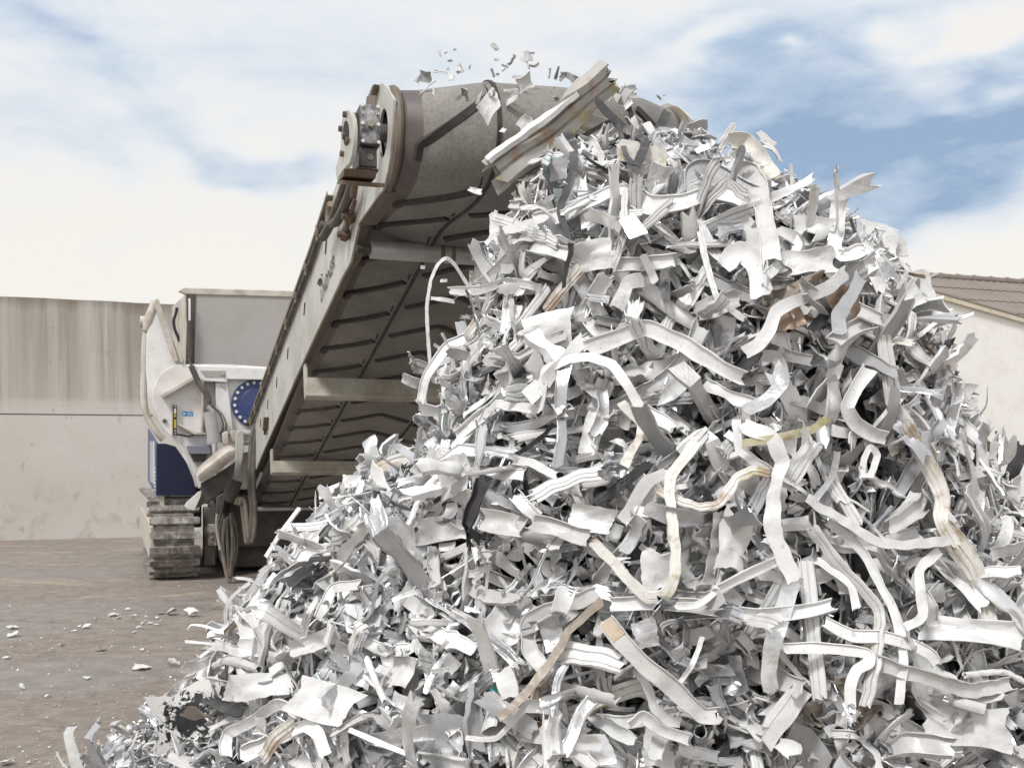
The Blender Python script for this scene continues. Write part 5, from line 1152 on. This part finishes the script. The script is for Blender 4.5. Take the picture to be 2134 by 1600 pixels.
def hero_piece(h):
    short, label, style, colour, wpx, path, o = h
    pts = []; nrm = []; last = None; hits = []
    for (x, y) in path:
        hits.append(heap_hit(x, y))
    known = [(i, hh[0].y) for i, hh in enumerate(hits) if hh]
    for i, (x, y) in enumerate(path):
        if hits[i]:
            p, n_ = hits[i]
        else:
            if known: d = min(known, key=lambda q: abs(q[0] - i))[1]
            else:
                co, n0 = heap_near(at(x, y, 5.4)); d = co.y
            p = at(x, y, d + 0.02); _, n_ = heap_near(p)
        off = o.get('off', .15) * OFFK
        t = i / max(1, len(path) - 1); off += o.get('bulge', 0) * math.sin(math.pi * t)
        vd = (EYEV - p).normalized()
        pts.append(p + vd * off); nrm.append((n_ * 0.55 + vd * 0.75).normalized())
    per = 8 if not o.get('straight') else 3
    P = np.array(smooth_path(pts, per)); ii = np.linspace(0, len(pts) - 1, len(P)); PL = np.array([[np.interp(t_, range(len(pts)), [q[c_] for q in pts]) for c_ in range(3)] for t_ in ii])
    P = P * 0.6 + PL * 0.4                    # stiff metal: long flats and tighter bends
    Nn = np.array(smooth_path(nrm, per))
    # light unevenness of bent metal
    M = len(P); ph = rng.uniform(0, 6, 3); s = np.linspace(0, 1, M)
    T = np.gradient(P, axis=0); T /= np.linalg.norm(T, axis=1)[:, None] + 1e-9
    rolls = o.get('rolls')
    if rolls: roll = np.interp(s, np.linspace(0, 1, len(rolls)), rolls)
    else: roll = o.get('roll', rng.uniform(-22, 22)) + (0 if o.get('straight') else 14) * np.sin(s * rng.uniform(2, 5) + ph[0])
    roll = np.radians(roll)
    Nn = Nn - T * (Nn * T).sum(1)[:, None]; Nn /= np.linalg.norm(Nn, axis=1)[:, None] + 1e-9
    Bn = np.cross(T, Nn); Nn = Nn * np.cos(roll)[:, None] + Bn * np.sin(roll)[:, None]
    depth = P[:, 1]
    Wd = wpx * depth / FPX * (1.0 + 0.05 * np.sin(s * 9 + ph[1]) + 0.008 * rng.normal(0, 1, M))
    if o.get('taper'): Wd *= 1 - (1 - o['taper']) * s
    wmean = float(Wd.mean())
    V, Q = sweep(P, Nn, Wd, style, o.get('th', max(0.055, 0.0035 / wmean)), o.get('jag', .22))
    V = crinkle(V, wmean * (.02 if o.get('straight') else .05), wmean * 2.0, rng)
    ob = piece(o.get('name', 'metal_strip'), V, Q, colour, label, 'metal profile' if 'profile' in o.get('name', '') else 'metal strip', G_STRIP)
    if o.get('cap'):
        e = int(0.09 * M) + 2; V2, Q2 = sweep(P[:e + 1] + Nn[:e + 1] * 0.004, Nn[:e + 1], Wd[:e + 1] * 0.9, 'flat', .06, .05)
        me = mesh_from('end_cap', V2 - np.array(ob.location), Q2, (0.60, 0.49, 0.38)); c = link('end_cap', me, M_ss); c.parent = ob; c['label'] = 'tan end cap'
    mid = path[len(path) // 2]
    if short: LAND.append((short, mid))
    return ob
for h in HERO: hero_piece(h)

G_SHEET = 'crumpled metal sheets on the scrap heap'
# (label, x, y, width px, height px, turn in degrees, colour, crumple, bend, offset)
SHEETS = [
('copper coloured sheet torn open in the hollow under the sagging white strip', 1640, 658, 62, 64, 20, 'C', .16, .9, .12),
('brown copper plate wedged behind the flat grey paddle', 1722, 628, 66, 84, -20, 'C', .10, .5, .06),
('copper flap peeking out beside the flat grey paddle foot', 1778, 650, 44, 62, 15, 'C', .10, .4, .08),
('long copper edged fold above the torn copper sheet', 1660, 602, 110, 24, 28, 'T', .12, .6, .10),
('wide grey dented panel beside the thin grey rod', 1496, 636, 100, 50, 20, 'V', .10, .7, .08),
('white paper like wad above the long pale battens', 1232, 534, 78, 56, 10, 'W', .22, 0, .12),
('large crumpled white foil below the leaning beam', 1140, 690, 104, 64, 8, 'W', .22, .4, .16),
('shiny square edged sheet below the thick black bar', 1232, 1082, 92, 60, -10, 'A', .08, .7, .15),
('fan shaped grey sheet near the torn white plank', 1042, 1090, 78, 56, -12, 'V', .10, .7, .15),
('tall crumpled translucent foil below the crooked pale strip', 945, 995, 62, 88, 10, 'V', .22, .6, .12),
('creased white plastic square inside the hooked stained bar', 1370, 1190, 60, 76, 4, 'W', .16, .2, .14),
('torn bent sheet in the middle of the heap beside the twisting white ribbon', 1530, 1130, 58, 108, -14, 'V', .12, .9, .14),
('big smooth white sheet at the far foot of the heap', 2012, 1512, 160, 86, -6, 'W', .10, .5, .14),
('wavy white sheet under the wide ribbed band', 2032, 1318, 196, 54, -6, 'W', .16, .6, .16),
('large flat white sheet on the yard side slope above the bent tube', 548, 1428, 130, 54, 2, 'W', .10, .5, .16),
('broad pale sheet with a pointed corner beside the slim tube strip', 672, 1462, 134, 78, -16, 'W', .08, .5, .17),
('triangular white sheet at the yard side edge of the heap', 528, 1306, 62, 72, 24, 'W', .10, .3, .12),
('curved white sheet below the triangular one', 536, 1348, 76, 40, 0, 'W', .10, .8, .14),
('folded pale sheet behind the bent pale strip on the yard side', 655, 1338, 106, 46, 18, 'V', .12, .6, .14),
('tan board tucked under the looped dark strap', 1338, 322, 100, 46, -14, 'B', .03, .1, .10),
('beige panel between the ribbed profile and the looped dark strap', 1234, 258, 84, 42, -30, 'B', .06, .3, .12),
('small grey square plate below the big ribbed profile', 1164, 352, 38, 46, 4, 'G', .05, .2, .12),
('rounded white flap under the zigzag lipped strip', 1696, 476, 80, 50, -10, 'W', .08, .8, .12),
('curled white sleeve between the tall grey arch and the zigzag strip', 1690, 546, 92, 54, 10, 'W', .12, 1.4, .14),
('blown white sheet on the far shoulder of the heap', 1816, 500, 112, 74, -24, 'W', .10, .4, .08),
('long white sheet hugging the far edge under the shoulder', 1922, 622, 62, 116, 18, 'W', .10, .5, .06),
('pale crushed funnel above the upright plank profile', 1884, 624, 74, 48, 34, 'W', .14, 1.2, .12),
('dark grey crushed bowl near the far edge below the funnel', 1908, 660, 70, 30, 12, 'G', .12, 1.0, .12),
('crumpled foil at the machine side slope below the flat grey board', 640, 1134, 48, 50, 5, 'V', .18, .3, .12),
('white blob of foil at the tip of the flat grey board', 732, 1004, 38, 32, 0, 'W', .22, .5, .10),
('small white tongue of sheet reaching towards the belt', 686, 1022, 44, 20, 15, 'W', .14, .4, .08),
('bright white torn leaf standing on the upper far rim', 1596, 290, 46, 18, -42, 'V', .06, .2, .02),
('grey torn leaf on the heap rim beside the belt drum', 1452, 272, 46, 42, 10, 'V', .10, .4, .06),
('white bent plate sticking up behind the far shoulder', 1876, 514, 30, 40, 0, 'V', .08, .3, .02),
('shallow white bowl near the yard side foot beside the black offcut', 500, 1440, 64, 40, -10, 'G', .12, .9, .10),
('grey fluted fragment near the tan capped strip', 1346, 1320, 54, 52, 12, 'S', .10, .6, .14),
('slanted pale sheet between the brown corner profile and the elbow', 1150, 1318, 46, 76, 24, 'S', .10, .6, .10),
('white card with a coloured printed edge beside the brown corner profile', 1056, 1424, 36, 56, 18, 'W', .06, .3, .16),
('long dull leaf under the brown corner profile tip', 1060, 1486, 120, 34, -34, 'G', .06, .5, .14),
('broad grey bent apron at the heap foot', 1232, 1560, 90, 60, 0, 'A', .12, .7, .14),
]
def sheet_piece(label, x, y, wpx, hpx, turn, col, crump, bend, off, n=11):
    hh = heap_hit(x, y)
    if hh: p, nn = hh
    else:
        co, n0 = heap_near(at(x, y, 5.4)); p = at(x, y, co.y); nn = heap_near(p)[1]
    vd = (EYEV - p).normalized(); k = p.y / FPX
    V, Q = sheet(wpx * k, hpx * k, n, crump, bend)
    z = (nn * 0.5 + vd * 0.8).normalized(); xax = Vector((1, 0, 0)); xax = (xax - z * xax.dot(z)).normalized(); yax = z.cross(xax)
    a = R(turn); xr, yr = xax * math.cos(a) + yax * math.sin(a), yax * math.cos(a) - xax * math.sin(a)
    B = np.array([list(xr), list(yr), list(z)]); V = V @ B + np.array(p + vd * off * OFFK)
    return piece('crumpled_sheet', V, Q, col, label, 'metal sheet', G_SHEET)
for s_ in SHEETS: sheet_piece(*s_)
# printed edge on the white card is a narrow coloured strip of its own
hh = heap_hit(1034, 1428)
if hh:
    V, Q = sheet(0.022, 0.11, 5, .03, .2); p = hh[0]; vd = (EYEV - p).normalized()
    V = place(V, p + vd * 0.10, vd, R(-30)); t = np.array([0.05, 0.30, 0.42]) * np.ones((len(V), 1)); zz = (V[:, 2] - V[:, 2].min()) / np.ptp(V[:, 2])
    t = np.where(zz[:, None] > .66, np.array([0.55, 0.38, 0.10]), np.where(zz[:, None] > .4, np.array([0.08, 0.36, 0.20]), t))
    o = link('printed_offcut', mesh_from('printed_offcut', V, Q, t), M_sw); tag(o, 'small blue green printed offcut beside the brown corner profile', 'offcut')
# the dented dish with remains of black paint
p = heap_hit(395, 1486); p = p[0] if p else at(389, 1486, 5.9)
V, Q = sheet(104 * p.y / FPX, 136 * p.y / FPX, 17, .04, 1.1); vd = (EYEV - p).normalized()
V = place(V, p + vd * 0.30, (vd + UP * .1), R(90 + 14))
bowl = V
dish = piece('dented_dish', V, Q, 'V', 'dented dish with flaking black paint at the yard side foot of the heap', 'dish')
def flaky(dish):
    m = bpy.data.materials.new('flaking_black_paint'); m.use_nodes = True
    T = NT(m.node_tree); b = m.node_tree.nodes['Principled BSDF']; v = T.new('ShaderNodeTexCoord').outputs['Object']
    n1 = T.noise(v, 24, 9, 0.72, 0.4); ln = T.new('ShaderNodeVectorMath', operation='LENGTH'); T.link(T.mapping(v, loc=(0, 0, 0.02)), ln.inputs[0])
    f = T.math('ADD', n1, T.math('MULTIPLY', ln.outputs['Value'], -1.9))
    T.link(T.mix(T.ramp(f, [(0.30, 0.0), (0.325, 1.0)]), (0.70, 0.69, 0.67), (0.014, 0.014, 0.016)), b.inputs['Base Color']); b.inputs['Roughness'].default_value = 0.3
    dish.data.materials[0] = m
flaky(dish)
# ------------------------------------------------------------------ the rest of the heap
# core under the shreds, tinted dark to stand for the shade in the gaps
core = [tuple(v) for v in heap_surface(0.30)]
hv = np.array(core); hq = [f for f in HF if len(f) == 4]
core_shade = np.tile(np.array([0.07, 0.068, 0.067], np.float32), (len(hv), 1))
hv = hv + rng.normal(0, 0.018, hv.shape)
# sample spots over the heap surface, more on the sides that are seen
tri = np.array([f for f in HF if len(f) == 4]); A_ = np.array(HV)[tri]
cen = A_.mean(1); nrm = np.cross(A_[:, 2] - A_[:, 0], A_[:, 3] - A_[:, 1]); area = np.linalg.norm(nrm, axis=1) / 2; nrm /= (2 * area[:, None] + 1e-9)
outw = cen - np.stack([np.full(len(cen), 0.7), np.full(len(cen), 5.6), cen[:, 2] - 0.15], 1)
flip = (nrm * outw).sum(1) < 0; nrm[flip] *= -1
vdir = np.array([0, 0, EYE]) - cen; vdir /= np.linalg.norm(vdir, axis=1)[:, None]
facing = (nrm * vdir).sum(1)
depthw = (5.0 / np.maximum(cen[:, 1], 2.5)) ** 1.2
weight = area * np.where(facing > -0.15, 1.0, 0.22) * depthw
# nothing is seen of the toe below the frame
below = (HY - (cen[:, 2] - EYE) * FPX / cen[:, 1]) > 1760
weight = np.where(below, weight * 0.12, weight); weight /= weight.sum()
def spots(n, r):
    i = r.choice(len(cen), n, p=weight); f = r.uniform(0, 1, (n, 2))
    q = A_[i]; p = (q[:, 0] * (1 - f[:, :1]) + q[:, 1] * f[:, :1]) * (1 - f[:, 1:]) + (q[:, 3] * (1 - f[:, :1]) + q[:, 2] * f[:, :1]) * f[:, 1:]
    return p, nrm[i]
rm = np.random.default_rng(5)
STY = ['flat', 'lip', 'chan', 'onelip', 'rib', 'groove', 'ell', 'cup', 'box', 'tube']; STP = [.11, .15, .11, .11, .15, .16, .05, .08, .05, .03]
def rand_colour(r):
    c = r.choice(['W', 'V', 'G', 'A', 'S', 'B', 'T', 'D', 'P', 'K'], p=[.42, .19, .05, .18, .115, .014, .006, .013, .007, .005])
    return c
LIB = {'strip': [], 'sheet': [], 'crumb': []}
for k in range(230):
    w = rm.uniform(.018, .058); LIB['strip'].append(ribbon(w, min(.62, w * rm.uniform(5, 18)), rm.choice(STY, p=STP), rm))
for k in range(150):
    w = rm.uniform(.045, .125); V_, Q_ = sheet(w, w * rm.uniform(1.0, 2.6), 9, rm.uniform(.08, .26), rm.choice([.3, .7, 1.2, 1.9, 2.8]), r=rm); LIB['sheet'].append((crinkle(V_, w * rm.uniform(.02, .07), w * .6, rm), Q_))
for k in range(70):
    w = rm.uniform(.02, .055)
    LIB['crumb'].append(sheet(w, w * rm.uniform(.9, 2.2), 5, rm.uniform(.15, .4), rm.choice([0, .8, 1.6]), .0035, rm) if k % 3 else ribbon(w * .6, w * 3, 'lip', rm, 2.0, 6))
LIB['wire'] = []
for k in range(40):
    w = rm.uniform(.006, .014); LIB['wire'].append(ribbon(w, rm.uniform(.12, .36), rm.choice(['flat', 'onelip', 'cup']), rm, 2.2))
def orient(V, p, n_, r, big):
    t = np.cross(n_, r.normal(0, 1, 3)); n2 = n_ + r.normal(0, .33 if big else .6, 3); n2 /= np.linalg.norm(n2)
    return place(V, p, n2, r.uniform(0, 2 * math.pi), (r.normal(0, .25), r.normal(0, .25)))

# individual, nameable shreds that fill the heap between the traced ones
ADJ = {'W': 'white', 'V': 'off white', 'G': 'grey', 'A': 'shiny', 'S': 'dull silver', 'B': 'beige', 'T': 'brown', 'D': 'dark grey', 'P': 'pale blue', 'K': 'black'}
STN = {'flat': 'flat strip', 'lip': 'lipped strip', 'chan': 'channel offcut', 'onelip': 'edged strip', 'rib': 'ribbed profile offcut', 'groove': 'grooved strip', 'ell': 'corner strip', 'cup': 'trough strip', 'box': 'hollow profile offcut', 'tube': 'tube offcut'}
used = set(); made = 0; tries = 0
ri = np.random.default_rng(21)
while made < 112 and tries < 900:
    tries += 1
    p, n_ = spots(1, ri); p, n_ = p[0], n_[0]
    px, py = to_px(p)
    if not (-20 < px < 2150 and 350 < py < 1610) or (px < 620 and py > 1120): continue
    vv = np.array([0, 0, EYE]) - p
    if (n_ * vv).sum() / np.linalg.norm(vv) < .35: continue
    col = rand_colour(ri); is_sheet = ri.random() < .36
    near = sorted(LAND, key=lambda L: (L[1][0] - px) ** 2 + (L[1][1] - py) ** 2)[:2]
    def rel(L):
        dx, dy = px - L[1][0], py - L[1][1]
        return ('above' if dy < 0 else 'below') if abs(dy) > abs(dx) * .7 else 'beside'
    if is_sheet:
        sz = ri.choice(['small', 'large']); w = ri.uniform(.08, .11) if sz == 'small' else ri.uniform(.13, .19); kind = 'crumpled sheet'; name = 'crumpled_sheet'; cat = 'metal sheet'; grp = G_SHEET
        V, Q = sheet(w, w * ri.uniform(.8, 1.6), 10, ri.uniform(.08, .2), ri.choice([.4, .9, 1.5]), r=ri)
    else:
        sz = ri.choice(['short', 'long']); sty = ri.choice(STY, p=STP); w = ri.uniform(.036, .070); kind = STN[sty]; name = 'metal_profile' if 'profile' in kind else 'metal_strip'; cat = 'metal profile' if 'profile' in kind else 'metal strip'; grp = G_STRIP
        V, Q = ribbon(w, w * (ri.uniform(4, 6) if sz == 'short' else ri.uniform(8, 13)), sty, ri)
    label = f'{sz} {ADJ[col]} {kind} {rel(near[0])} {near[0][0]}'
    if label in used: label = f'{sz} {ADJ[col]} {kind} between {near[0][0]} and {near[1][0]}'
    if label in used or len(label.split()) > 16: continue
    used.add(label)
    V = orient(V, p + n_ * ri.uniform(-.01, .035), n_, ri, True)
    smp = V[:: max(1, len(V) // 30)]
    if sum(heap_hit(*to_px(q)) is None for q in smp) > 2: used.discard(label); continue
    made += 1
    piece(name, V, Q, col, label, cat, grp, r=ri)

# everything below and between them: far too many to count
MATS = [M_sw, M_sa, M_sd, M_ss]; MI = {id(m): i for i, m in enumerate(MATS)}
VV = [hv]; QQ = [np.array(hq)]; TT = [core_shade]; MM = [np.full(len(hq), 2)]; base = len(hv)
def facing_of(p, n_):
    v = np.array([0, 0, EYE]) - p; return float((v * n_).sum() / np.linalg.norm(v))
def pour(kind, n, lo, hi, big, seed):
    global base
    r = np.random.default_rng(seed); P_, N_ = spots(n, r)
    for k in range(n):
        V, Q = LIB[kind][r.integers(len(LIB[kind]))]
        s = r.uniform(.75, 1.3) * (1 if P_[k][2] < 2.75 else .72); q = P_[k] + N_[k] * r.uniform(lo, hi)
        toe = q[2] < .42 and q[0] < -.9
        if toe: s *= .62
        V = orient(V * s, q, (N_[k] + np.array([0, 0, 1.6])) / np.linalg.norm(N_[k] + np.array([0, 0, 1.6])) if toe else N_[k], r, big)
        if kind != 'crumb' and facing_of(q, N_[k]) > -.1 and sum(heap_hit(*to_px(w_)) is None for w_ in V[:: max(1, len(V) // 7)]) > 2: continue
        if V[:, 2].min() < 0.004: V = V + np.array([0, 0, 0.004 - V[:, 2].min()])
        tint, mat = TINTS[rand_colour(r)]
        t = np.clip(np.array(tint) * (1 + r.normal(0, .10)) , 0.01, .9)
        VV.append(V); QQ.append(Q + base); TT.append(np.tile(t, (len(V), 1))); MM.append(np.full(len(Q), MI[id(mat)])); base += len(V)
pour('sheet', 520, -.30, -.12, True, 1); pour('strip', 1500, -.30, -.08, True, 2); pour('sheet', 800, -.12, .0, True, 3); pour('strip', 2000, -.10, .015, True, 4); pour('crumb', 7800, -.16, .02, False, 6); pour('wire', 1000, -.06, .03, True, 7)
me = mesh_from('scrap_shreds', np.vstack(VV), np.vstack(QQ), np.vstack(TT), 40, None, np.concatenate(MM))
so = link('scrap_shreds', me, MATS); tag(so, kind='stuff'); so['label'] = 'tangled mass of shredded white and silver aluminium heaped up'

# ------------------------------------------------------------------ shreds in the air above the drum, and on the yard
G_AIR = 'shreds flying off the belt end'
AIR = [  # photo x, y, size px, aspect, turn, kind, label
(1031, 98, 13, .5, -40, 's', 'topmost grey flake flying in the sky above the drum'),
(1095, 118, 15, 1.2, 20, 's', 'broad grey flake flying beside the topmost flake'), (1108, 111, 11, .3, -10, 's', 'thin flake touching the broad flying grey flake'),
(1066, 126, 12, .7, 50, 'r', 'curled dark flake flying under the topmost flake'), (1052, 138, 10, .4, -20, 's', ''), (1050, 146, 8, .3, 15, 's', ''),
(1100, 136, 13, .15, -70, 'r', 'needle thin sliver flying below the broad grey flake'), (1113, 136, 12, .5, -20, 'r', 'bent flake flying beside the needle thin sliver'),
(1145, 153, 12, .5, -60, 'r', 'small L bent strip flying near the big ribbed profile'), (1161, 152, 18, .35, 70, 's', 'upright dark slip flying beside the L bent strip'),
(1186, 161, 25, .7, -10, 'r', 'large folded flake flying above the big ribbed profile'), (1171, 164, 10, .5, 45, 's', ''), (1094, 173, 24, .9, 30, 's', 'large grey leaf flying in the middle of the swarm'),
(1078, 160, 15, .3, -15, 's', ''), (1083, 166, 13, .3, -10, 's', ''), (1027, 152, 12, .35, -75, 's', ''), (1037, 155, 5, .8, 0, 's', ''), (960, 143, 13, .5, -70, 's', 'pointed flake flying high over the left part of the drum'),
(932, 149, 11, .3, 60, 's', ''), (915, 150, 16, .25, -5, 's', ''), (886, 160, 20, .8, -5, 's', 'cupped pale flake nearest the belt ear in the air'), (873, 165, 12, .5, 45, 's', ''), (942, 162, 11, .6, 75, 's', ''),
(955, 151, 5, .8, 0, 's', ''), (1026, 179, 10, .9, 0, 's', ''), (1005, 193, 24, .35, 75, 'r', 'tall bent slip flying just over the drum'), (1026, 196, 15, .4, -60, 'r', ''), (1064, 188, 15, .4, -10, 'r', ''),
(979, 140, 6, .3, 70, 's', ''), (938, 127, 7, .6, 0, 's', ''), (917, 112, 8, .4, -70, 's', ''), (929, 110, 6, .4, 0, 's', ''), (948, 104, 5, .5, 0, 's', ''), (1035, 125, 6, .6, 0, 's', ''),
(959, 186, 46, .10, -8, 'r', 'long thin bent lath flying level over the drum'), (970, 197, 22, .9, 10, 'r', 'tangled white clump just lifting off the drum'), (887, 186, 24, .4, 60, 'r', 'white folded slip standing over the drum near the ear'), (904, 192, 20, .12, -80, 'r', ''),
(1020, 222, 34, .9, 40, 's', 'bright white bent sheet leaping in front of the drum'), (1060, 216, 42, .22, 40, 'r', 'white hooked strip leaping in front of the drum'), (1160, 205, 9, .6, -50, 's', ''), (1155, 183, 4, .6, 0, 's', ''),
(1292, 204, 40, .55, 65, 'r', 'stacked grey clump flying beside the top end of the ribbed profile'), (1310, 192, 20, .8, 0, 's', 'white dented lump touching the stacked flying clump'), (1325, 190, 7, .5, 40, 's', ''), (1373, 203, 11, .25, -35, 's', 'small brown sliver flying against the blue sky'), (1306, 220, 20, .7, 30, 's', ''), (1384, 199, 4, .6, 0, 's', ''),
(1094, 256, 22, .8, 50, 's', 'white flake tumbling down the front of the drum'), (1049, 272, 12, .6, -40, 's', ''), (990, 398, 20, .5, -20, 's', 'curved white chip falling in front of the belt underside'), (856, 793, 26, .6, -25, 's', 'white fluffy scrap falling in front of the crossbeam'), (925, 585, 11, .4, 0, 's', ''), (911, 722, 12, .4, -35, 's', ''), (881, 557, 6, .8, 0, 's', ''),
]
ra = np.random.default_rng(3)
for (x, y, s, asp, turn, kd, lab) in AIR:
    d = 5.45 + ra.uniform(-.2, .5) if y < 300 else 5.2 + ra.uniform(0, .3)
    p = at(x, y, d); k = d / FPX; L_ = s * k * 1.45; w = max(0.006, L_ * asp)
    if kd == 's': V, Q = sheet(L_, w, 7, ra.uniform(.08, .22), ra.choice([.5, 1.0]), .003, ra)
    else:
        V, Q = ribbon(w * (.55 if asp > .3 else 1), L_ * (1.5 if asp > .3 else 1.05), 'lip' if s > 10 else 'flat', ra, 1.2, 9); 
    vd = (EYEV - p).normalized(); z = vd; xax = Vector((1, 0, 0)); yax = z.cross(xax).normalized(); xax = yax.cross(z)
    a = R(turn); B = np.array([list(xax * math.cos(a) + yax * math.sin(a)), list(yax * math.cos(a) - xax * math.sin(a)), list(z)])
    tl = Matrix.Rotation(ra.normal(0, .4), 3, 'X') @ Matrix.Rotation(ra.normal(0, .4), 3, 'Y')
    V = (V @ np.array(tl).T) @ B + np.array(p)
    piece('flying_flake', V, Q, 'W' if y > 205 else ('V' if ra.random() < .5 else 'G'), lab or 'tiny metal flake flying in the air around the belt drum', 'metal flake', G_AIR, r=ra)  # upper flakes tinted greyer, their dim look against bright sky is in the colour

G_YARD = 'scraps scattered on the yard'
YARD = [(19, 1266, 6, ''), (27, 1310, 28, 'crumpled white scrap lying farthest out on the yard, upper of a pair'), (27, 1326, 26, 'curved white scrap lying farthest out on the yard, lower of a pair'), (135, 1312, 7, ''), (154, 1316, 9, ''), (179, 1309, 17, 'white hollow chip on the yard near a few crumbs'), (165, 1307, 8, ''), (199, 1290, 8, ''), (236, 1284, 20, 'white rounded lump in the scatter of crumbs on the yard'), (247, 1289, 12, ''),
        (267, 1271, 11, 'small tilted shard at the back of the yard scatter'), (239, 1272, 5, ''), (217, 1265, 4, ''), (280, 1284, 8, ''), (304, 1287, 6, ''), (335, 1279, 19, 'white flat chip beside the folded grey scrap on the yard'), (358, 1281, 22, 'folded grey scrap standing up on the yard'), (400, 1284, 20, 'ragged white fragment lying between the yard scatter and the heap'), (327, 1289, 8, ''), (337, 1294, 8, ''),
        (296, 1301, 10, ''), (314, 1300, 10, ''), (325, 1303, 11, ''), (290, 1310, 12, 'small white chip at the near side of the yard scatter'), (279, 1319, 6, ''), (235, 1316, 5, ''), (108, 1357, 9, ''), (14, 1373, 17, 'pale boat shaped scrap lying alone at the edge of the yard'), (128, 1346, 17, 'translucent scrap beside the tan stain on the yard'), (210, 1356, 20, 'thin brown sliver lying on the tan stain of the yard'),
        (295, 1394, 38, 'clear crumpled film lying on the wet grey patch'), (362, 1388, 26, 'thin torn film lying between the clear film and the heap'), (390, 1391, 18, ''), (45, 1437, 15, ''), (100, 1454, 10, ''), (181, 1415, 17, ''), (240, 1525, 14, 'small white chip near the tip of the heap'), (310, 1515, 10, ''), (295, 1506, 11, ''), (210, 1557, 8, ''),
        (200, 1577, 13, 'white chip at the bottom edge beside the heap tip'), (59, 1591, 8, ''), (12, 1594, 22, ''), (212, 1362, 5, ''), (108, 1335, 5, ''), (296, 1356, 8, ''), (180, 1560, 6, ''), (40, 1560, 7, ''), (441, 1372, 14, '')]
ry = np.random.default_rng(8)
for (x, y, s, lab) in YARD:
    p = ground(x, y); k = p.y / FPX; w = s * k * 0.85
    V, Q = sheet(w, w * ry.uniform(.6, 1.3), 7, ry.uniform(.15, .32), ry.choice([.2, .5, .9]), .004, ry)
    V = place(V, p, (0, 0, 1), ry.uniform(0, 6.28), (ry.normal(0, .12), ry.normal(0, .12))); V[:, 2] -= V[:, 2].min() - 0.006
    col = 'T' if 'brown' in lab else ('G' if 'grey scrap' in lab else ('B' if 'film' in lab or 'translucent' in lab else 'W'))
    piece('metal_fragment', V, Q, col, lab or 'small white metal crumb lying loose on the yard', 'metal fragment', G_YARD, r=ry)
# dust and tiny crumbs around the foot of the heap
VV = []; QQ = []; base = 0
for k in range(900):
    x, y = ry.uniform(0, 560), 1600 - 430 * ry.random() ** 1.6
    if ry.random() > (0.25 + 0.75 * (x / 560)): continue
    p = ground(x, y); w = ry.uniform(.003, .010) * (1 if ry.random() < .9 else 1.8); V, Q = sheet(w, w * ry.uniform(.6, 1.4), 3, .4, 0, .002, ry)
    V = place(V, p, (0, 0, 1), ry.uniform(0, 6.28), (ry.normal(0, .4), ry.normal(0, .4))); V[:, 2] -= V[:, 2].min() - 0.003
    VV.append(V); QQ.append(Q + base); base += len(V)
do = link('metal_grit', mesh_from('metal_grit', np.vstack(VV), np.vstack(QQ), (0.78, 0.77, 0.75)), M_sw); tag(do, kind='stuff'); do['label'] = 'fine white metal grit strewn over the yard'
